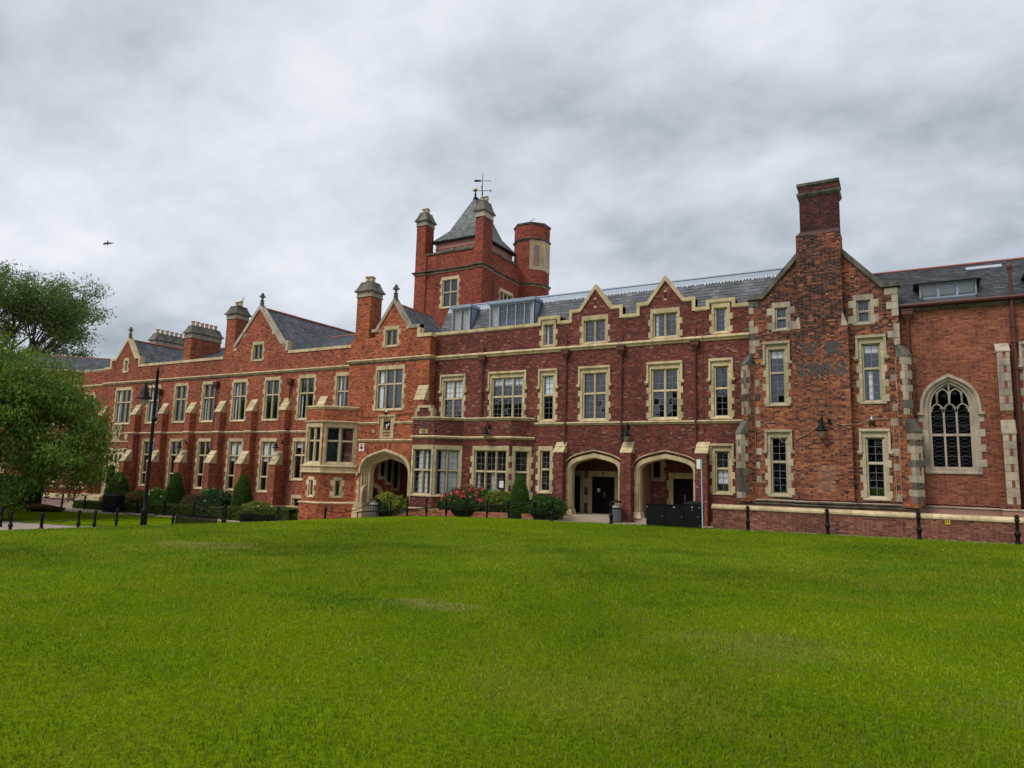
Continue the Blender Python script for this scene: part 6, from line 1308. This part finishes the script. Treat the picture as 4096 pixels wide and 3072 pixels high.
# benches
def bench(p0, p1, label):
    p0, p1 = np.array(p0), np.array(p1); d = (p1-p0)/np.linalg.norm(p1-p0); ln = np.linalg.norm(p1-p0); z = G0(*((p0+p1)/2))+.0; nrm = np.array([d[1], -d[0]])
    th = thing('park_bench', label, 'bench', (*((p0+p1)/2), z), 'black slatted benches'); f = Fr((p0[0], p0[1], z), (d[0], d[1], 0), (0, 0, 1), (nrm[0], nrm[1], 0))
    for i in range(7):
        v = .47+i*.055; o = -.02-i*.025; m = MB(); m.box(f, 0, ln, v, v+.047, o-.03, o+.008); m.build('back_slat', 'black', th)
    for i in range(6): o = .03+i*.075; m = MB(); m.box(f, 0, ln, .42, .445, o, o+.055); m.build('seat_slat', 'black', th)
    for u in (.05, ln-.05):
        m = MB(); m.tube([f.p(u, 0, .46), f.p(u, .2, .38), f.p(u, .41, .46)], .022, 6); m.tube([f.p(u, 0, -.16), f.p(u, .2, -.02), f.p(u, .42, .0), f.p(u, .86, -.2)], .022, 6); m.tube([f.p(u, .41, .46), f.p(u, .41, .0)], .02, 6); m.build('leg', 'black', th, True)
        m = MB(); m.tube([f.p(u, .66, -.1), f.p(u, .67, .2), f.p(u, .64, .44), f.p(u, .56, .52), f.p(u, .48, .48), f.p(u, .42, .42)], .024, 6); m.build('armrest', 'black', th, True)
    m = MB(); m.tube([f.p(ln/2, .44, 0), f.p(ln/2, .86, -.2)], .02, 6); m.build('brace', 'black', th)
bench((-32.58, 22.5), (-31.4, 24.1), 'black slatted bench nearer the lamp post'); bench((-31.38, 25.5), (-30.45, 27.15), 'black slatted bench nearer the gatehouse')
# lamp post
x, y = -32.1, 20.5; z = G0(x, y); th = thing('lamp_post', 'tall black lamp post with a hanging lantern on the left', 'lamp post', (x, y, z)); T_ = 4.57
m = MB(); m.lathe((x, y, 0), [(.16, z-.1), (.15, z+1.15), (.17, z+1.17), (.17, z+1.24), (.1, z+1.32), (.085, z+2), (.072, T_-.8), (.065, T_), (.09, T_+.02), (.03, T_+.12), (.05, T_+.17), (.01, T_+.24)], 12); m.build('pole', 'black', th, True)
m = MB(); m.tube([(x, y, 3.95), (x-.3, y, 4.02), (x-.9, y, 4.02)], .03, 6); m.tube([(x, y, 3.55), (x-.25, y, 3.75), (x-.5, y, 4.0)], .02, 5); m.build('arm', 'black', th, True)
m = MB(); lx = x-.92; m.lathe((lx, y, 0), [(.03, 4.12), (.06, 4.05), (.05, 3.98), (.1, 3.9), (.16, 3.86), (.17, 3.62), (.2, 3.58), (.2, 3.45), (.35, 3.32), (.36, 3.29), (.18, 3.29)], 14); hd = m.build('lantern', 'black', th, True)
m = MB(); m.lathe((lx, y, 0), [(.18, 3.29), (.2, 3.2), (.16, 3.02), (.07, 2.9), (.02, 2.87)], 12); m.build('lantern_glass', 'lamp_glass', hd, True)
m = MB(); m.lathe((x+.2, y-.1, 0), [(.05, 2.35), (.12, 2.3), (.12, 2.2), (.09, 2.08), (.01, 2.03)], 10); m.tube([(x, y, 2.4), (x+.2, y-.1, 2.35)], .03, 5); m.build('camera_dome', 'black', th, True)
# wall lanterns
def wall_lantern(x, y, z, label, s=1.0, side=0.0):
    th = thing('wall_lantern', label, 'lantern', (x, y, z), 'black wall lanterns'); yl = y-.42*s
    m = MB(); m.xbox(x-.05*s, x+.05*s, y-.02, y+.03, z-.1*s, z+.18*s); m.tube([(x, y, z+.1*s), (x-side*.2, y-.15*s, z+.2*s), (x-side*.35, y-.36*s, z+.16*s), (x-side*.42, yl, z+.02*s)], .022*s, 6); m.tube([(x, y, z-.06*s), (x-side*.15, y-.2*s, z+.04*s), (x-side*.3, y-.3*s, z+.15*s)], .016*s, 5); m.build('bracket', 'black', th, True)
    c = (x-side*.42, yl, z-.45*s); m = MB(); m.lathe(c, [(.02*s, .5*s), (.07*s, .44*s), (.06*s, .38*s), (.1*s, .34*s), (.11*s, .24*s), (.13*s, .2*s), (.15*s, .12*s), (.27*s, .05*s), (.27*s, .02*s), (.13*s, .02*s)], 12); m.build('hood', 'black', th, True)
    m = MB(); m.lathe(c, [(.13*s, .02*s), (.145*s, -.05*s), (.1*s, -.2*s), (.01, -.27*s)], 10); m.build('glass', 'lamp_glass', th, True)
wall_lantern(-47.3, 32.95, 1.75, 'wall lantern on the left wing above the second yew', .92, .4); wall_lantern(-36.9, 32.98, 1.75, 'wall lantern on the left wing near the oriel', .92, .4)
wall_lantern(-19.7, 32.03, 2.55, 'wall lantern on the bay parapet above the flower bed', .92); wall_lantern(-12.0, 32.99, 2.5, 'wall lantern between the two archways', .95); wall_lantern(-2.95, 31.99, 2.6, 'wall lantern on the chimney breast', .95)
# flood lamp above the right ground-floor gable window, alarm boxes, cameras
th = thing('bulkhead_lamp', 'small grey bulkhead lamp above the lower right gable window', 'lamp', (-1.05, 32.3, 2.5)); m = MB(); m.lathe((-1.05, 32.28, 2.62), [(.09, 0), (.1, .06), (.08, .14), (.03, .2), (.01, .24)], 10); m.build('body', 'silver', th, True)
m = MB(); [m.tube([(-1.05+s*.09, 32.28, 2.62), (-1.05+s*.1, 32.36, 2.36)], .018, 5) for s in (-1, 1)]; m.build('bracket', 'black', th)
th = thing('security_sensor', 'small black sensor beside the chimney breast lantern', 'sensor', (-2.62, 31.95, 2.62)); m = MB(); m.lathe((-2.66, 31.9, 2.55), [(.02, 0), (.07, .04), (.07, .12), (.02, .15)], 8); m.xbox(-2.72, -2.6, 31.93, 32.01, 2.6, 2.72); m.build('body', 'black', th)
th = thing('security_camera', 'small camera under the gatehouse window sill', 'camera', (-27.3, 32.3, 3.5)); m = MB(); m.lathe((-27.3, 32.25, 3.42), [(.02, 0), (.08, .05), (.08, .1), (.05, .16)], 8); m.build('dome', 'black', th); m = MB(); m.xbox(-27.36, -27.24, 32.28, 32.41, 3.56, 3.7); m.build('mount', 'white', th)
th = thing('junction_box', 'small grey box on the gatehouse wall left of the crest', 'box', (-28.25, 32.36, 2.4)); m = MB(); m.xbox(-28.32, -28.18, 32.33, 32.41, 2.32, 2.5); m.build('box', 'grey_box', th); m = MB(); m.tube([(-28.22, 32.38, 2.5), (-28.2, 32.38, 2.9)], .01, 4); m.build('cable', 'black', th)
def cable(name, label, pts, r=.012, mat='black'): m = MB(); m.tube(pts, r, 4); tag(m.build(name, mat, None), label, 'cable')
cable('black_cable', 'black cable draped along the gatehouse wall under the window', [(-29.7, 32.37, 3.85), (-29.35, 32.37, 3.75), (-29.2, 32.37, 3.25), (-28.8, 32.37, 3.28), (-27, 32.37, 3.36), (-24.7, 32.37, 3.5)], .016)
cable('pale_cable', 'pale cable looping across the chimney breast to the lantern', [(-5.5, 32.36, 2.75), (-5.0, 32.33, 2.3), (-4.6, 32.33, 1.75), (-4.2, 32.3, 1.75), (-4.0, 31.97, 1.85), (-3.5, 31.97, 2.1), (-3.05, 31.97, 2.5)], .009, 'mortar_pale')
cable('pale_cable', 'pale cable sagging from the sensor to the bulkhead lamp', [(-2.6, 31.96, 2.6), (-2.2, 31.96, 2.47), (-1.85, 31.96, 2.47), (-1.6, 32.35, 2.5), (-1.1, 32.35, 2.72), (-.3, 32.37, 2.72), (-.27, 32.37, 2.6), (-.27, 32.37, -.75)], .009, 'mortar_pale')
cable('black_cable', 'bundle of black cables lying on the plinth of the gable', [(-5.0, 32.2, -.72), (-4.2, 31.98, -.74), (-3, 31.84, -.73), (-1.7, 31.86, -.76), (-.4, 32.2, -.72), (1.2, 32.62, -.74), (3.2, 32.6, -.76)], .022)
cable('lightning_conductor', 'thin conductor strip down the wall right of the second archway', [(-8.22, 32.96, 8.3), (-8.22, 32.96, 7.0), (-8.22, 32.82, 6.9), (-8.22, 32.96, 6.6), (-8.22, 32.96, 2.0)], .011, 'pipe')
# signs
def sign(name, label, cat, fr, u0, u1, v0, v1, mat, extras, o=.02, thick=.025):
    th = thing(name, label, cat, fr.p((u0+u1)/2, v0, o)); m = MB(); m.box(fr, u0, u1, v0, v1, o-thick, o); b = m.build('board', mat, th)
    for nm, mt, pts in extras: m = MB(); m.prism(fr, pts, o-.001, o+.004); m.build(nm, mt, b)
    return th
sign('shield_plaque', 'small white plaque with red shield left of the gateway arch', 'plaque', wallY(32.4), -29.39, -28.99, 1.2, 1.66, 'white', [('shield', 'red', [(-29.31, 1.48), (-29.07, 1.48), (-29.07, 1.37), (-29.19, 1.24), (-29.31, 1.37)]), ('shield_chief', 'white', [(-29.24, 1.46), (-29.14, 1.46), (-29.19, 1.33)]), ('bird_mark', 'black', [(-29.3, 1.6), (-29.19, 1.63), (-29.08, 1.6), (-29.13, 1.55), (-29.19, 1.5), (-29.25, 1.55)]), ('line', 'black', [(-29.36, 1.49), (-29.02, 1.49), (-29.02, 1.5), (-29.36, 1.5)])], .03)
FWL = wallY(31.1); sign('hydrant_sign', 'small yellow hydrant sign with black H on the low wall', 'sign', FWL, 1.3, 1.47, -1.43, -1.25, 'yellow', [('letter', 'black', [(1.335, -1.4), (1.355, -1.4), (1.355, -1.35), (1.415, -1.35), (1.415, -1.4), (1.435, -1.4), (1.435, -1.28), (1.415, -1.28), (1.415, -1.33), (1.355, -1.33), (1.355, -1.28), (1.335, -1.28)])], .02)
def access(u, v, label, fr, o=-.1):
    c = [(u+.012*math.cos(a*.7854), v+.05+.012*math.sin(a*.7854)) for a in range(8)]; w_ = [(u-.005+.036*math.cos(a*.5236+2.4), v-.03+.036*math.sin(a*.5236+2.4)) for a in range(8)]+[(u-.005+.022*math.cos(a*.5236+2.4), v-.03+.022*math.sin(a*.5236+2.4)) for a in range(7, -1, -1)]
    sign('accessibility_sign', label, 'sign', fr, u-.08, u+.08, v-.09, v+.09, 'white', [('symbol_head', 'black', c), ('symbol_body', 'black', [(u-.012, v+.035), (u+.006, v+.035), (u+.006, v+.008), (u+.034, v+.008), (u+.034, v-.005), (u+.006, v-.005), (u-.012, v-.012)]), ('symbol_leg', 'black', [(u+.01, v-.012), (u+.03, v-.012), (u+.05, v-.06), (u+.035, v-.06), (u+.022, v-.028), (u+.01, v-.028)]), ('symbol_wheel', 'black', w_)], o, .01)
fpw = wallY(35.2); access(-14.56, -.72, 'wheelchair access sticker on the door under letter R', fpw, -.1); access(-16.15, -.72, 'wheelchair access sticker on the door under letter Q', fpw, -.1); access(-10.12, -1.42, 'wheelchair access sticker low on the door in the right archway', fpw, -.1)
nc = [(-11.93+.055*math.cos(a*.5236), -.52+.055*math.sin(a*.5236)) for a in range(12)]
sign('no_smoking_notice', 'white and red no smoking notice inside the right archway', 'sign', fpw, -12.04, -11.78, -.88, -.42, 'white', [('ring', 'red', nc), ('ring_centre', 'white', [(-11.93+.04*(x+11.93)/.055, -.52+.04*(y+.52)/.055) for x, y in nc]), ('band', 'red', [(-12.04, -.64), (-11.78, -.64), (-11.78, -.60), (-12.04, -.60)])], .03)
m_ = MB(); m_.box(fpw, -9.9, -9.7, -1.22, -1.16, -.11, -.095); tag(m_.build('door_plate', 'red', None), 'small red plate on the door in the right archway', 'plate')
sign('paper_notice', 'white paper notice in the window behind the golden shrub', 'notice', Fr(fs[3].p(0, 0, 0), fs[3].U, fs[3].V, fs[3].N), 2.36, 2.62, -.72, -.36, 'white', [('print', 'black', [(2.4, -.42), (2.5, -.42), (2.5, -.435), (2.4, -.435)]), ('print', 'grey_box', [(2.4, -.47), (2.58, -.47), (2.58, -.48), (2.4, -.48)])], -.15, .004)
m_ = MB(); m_.box(wallY(33.6), -61.9, -61.4, .1, .55, -.02, .03); tag(m_.build('blue_sign', 'blue', None), 'small blue sign on the wall left of the doorway', 'sign')
th = thing('furled_banner', 'furled white banner leaning behind the black cabinets', 'banner', (-8.7, 33.9, -1.98)); m = MB(); m.add([(-8.95, 33.95, -1.9), (-8.55, 33.85, -1.9), (-8.5, 33.85, -.95), (-8.62, 33.9, -.85), (-8.8, 33.95, -1.05), (-8.95, 33.97, -1.9), (-8.55, 33.87, -1.9), (-8.5, 33.87, -.95), (-8.62, 33.92, -.85), (-8.8, 33.97, -1.05)], [(0, 1, 2, 3, 4), (5, 6, 7, 8, 9), (0, 1, 6, 5), (1, 2, 7, 6), (2, 3, 8, 7), (3, 4, 9, 8)]); m.build('cloth', 'white', th); m = MB(); m.tube([(-8.95, 34.0, -1.98), (-8.6, 33.95, -.8)], .012, 5); m.build('rod', 'silver', th)
# terrace, steps and handrails at the far left
th = thing('terrace_wall', 'low terrace wall with stone coping at far left', 'wall', (-66, 31.7, -3.6))
m = MB(); m.xbox(-72, -59.9, 31.5, 31.9, -4.2, -2.95); m.xbox(-57.9, -55.4, 31.6, 32.4, -4.2, -2.95); m.build('wall_body', 'plaster', th)
for i in range(13): m = MB(); m.xbox(-72+i*.93, -72+i*.93+.925, 31.42, 31.98, -2.95, -2.62); m.build('coping_stone', 'stone', th)
for i in range(3): m = MB(); m.xbox(-57.95+i*.86, -57.95+i*.86+.855, 31.5, 32.5, -2.95, -2.6); m.build('coping_stone', 'stone', th)
th = thing('stone_steps', 'short flight of stone steps up to the left doorway', 'steps', (-58.9, 31.5, -3.6))
for i in range(5): m = MB(); m.xbox(-59.85, -57.95, 31.0+i*.3, 33.4, -4.0, -3.42+i*.17); m.build('step', 'step', th)
for k, x in enumerate((-59.8, -58.0)):
    th = thing('handrail', ('black handrail on the left of the stone steps', 'black handrail on the right of the stone steps')[k], 'handrail', (x, 31.4, -3.4)); m = MB(); m.tube([(x, 30.55, -2.75), (x, 30.5, -2.65), (x, 30.6, -2.6), (x, 31.0, -2.55), (x, 32.3, -1.85), (x, 32.9, -1.8), (x+k*1.6, 32.95, -1.8)], .03, 6); m.build('rail', 'black', th, True)
    for y, z0, z1 in ((31.0, -3.6, -2.55), (32.3, -2.9, -1.85)): m = MB(); m.tube([(x, y, z0), (x, y, z1)], .025, 6); m.build('baluster', 'black', th)
# birds
K_ = .72; c = Vector((-46.1, 25, 14.77)); th = thing('flying_bird', 'dark bird flying in the sky at left', 'bird', tuple(c)); m = MB(); ax = Vector((.1, .1, 1)).normalized()
m.tube([c+Vector((-.015, 0, .14)), c+Vector((0, 0, .09)), c, c+Vector((.0, 0, -.09)), c+Vector((.02, 0, -.17))], .04, 8, .025); m.lathe(tuple(c+Vector((-.015, 0, .13))), [(.01, -.04), (.034, 0), (.034, .03), (.01, .07)], 8); m.build('body', 'black', th, True)
for v in ([(0, 0, .06), (.25, .12, .07), (.5, .24, .03), (.48, .2, -.05), (.25, .12, -.08), (0, 0, -.1)], [(0, 0, .08), (-.1, -.2, .02), (-.14, -.38, -.18), (-.06, -.3, -.26), (0, -.1, -.14)]):
    n = len(v); m = MB(); m.add([c+Vector(p)*K_ for p in v]+[c+Vector(p)*K_+Vector((.0, .012, .004)) for p in v], [tuple(range(n)), tuple(range(2*n-1, n-1, -1))]+[(i, (i+1) % n, n+(i+1) % n, n+i) for i in range(n)]); m.build('wing', 'black', th)
c = Vector((-43.62, 34.05, 12.5)); th = thing('gull', 'pale gull standing on a chimney pot of the left wing', 'bird', tuple(c)); m = MB(); m.tube([c+Vector((-.2, 0, .1)), c+Vector((-.05, 0, .16)), c+Vector((.1, 0, .24)), c+Vector((.14, 0, .36)), c+Vector((.17, 0, .42)), c+Vector((.27, 0, .41))], .07, 8, .02); m.lathe(tuple(c+Vector((.16, 0, .38))), [(.01, -.04), (.05, 0), (.05, .04), (.01, .08)], 8); m.build('body', 'white', th, True)
m = MB(); m.tube([c+Vector((-.3, .05, .08)), c+Vector((-.05, .06, .17)), c+Vector((.08, .05, .22))], .05, 6, .04); m.build('wing', 'grey_box', th, True); m = MB(); m.tube([c+Vector((.02, .02, 0)), c+Vector((.02, .02, .14))], .01, 4); m.tube([c+Vector((.02, -.03, 0)), c+Vector((.02, -.03, .14))], .01, 4); m.build('leg', 'gold', th)
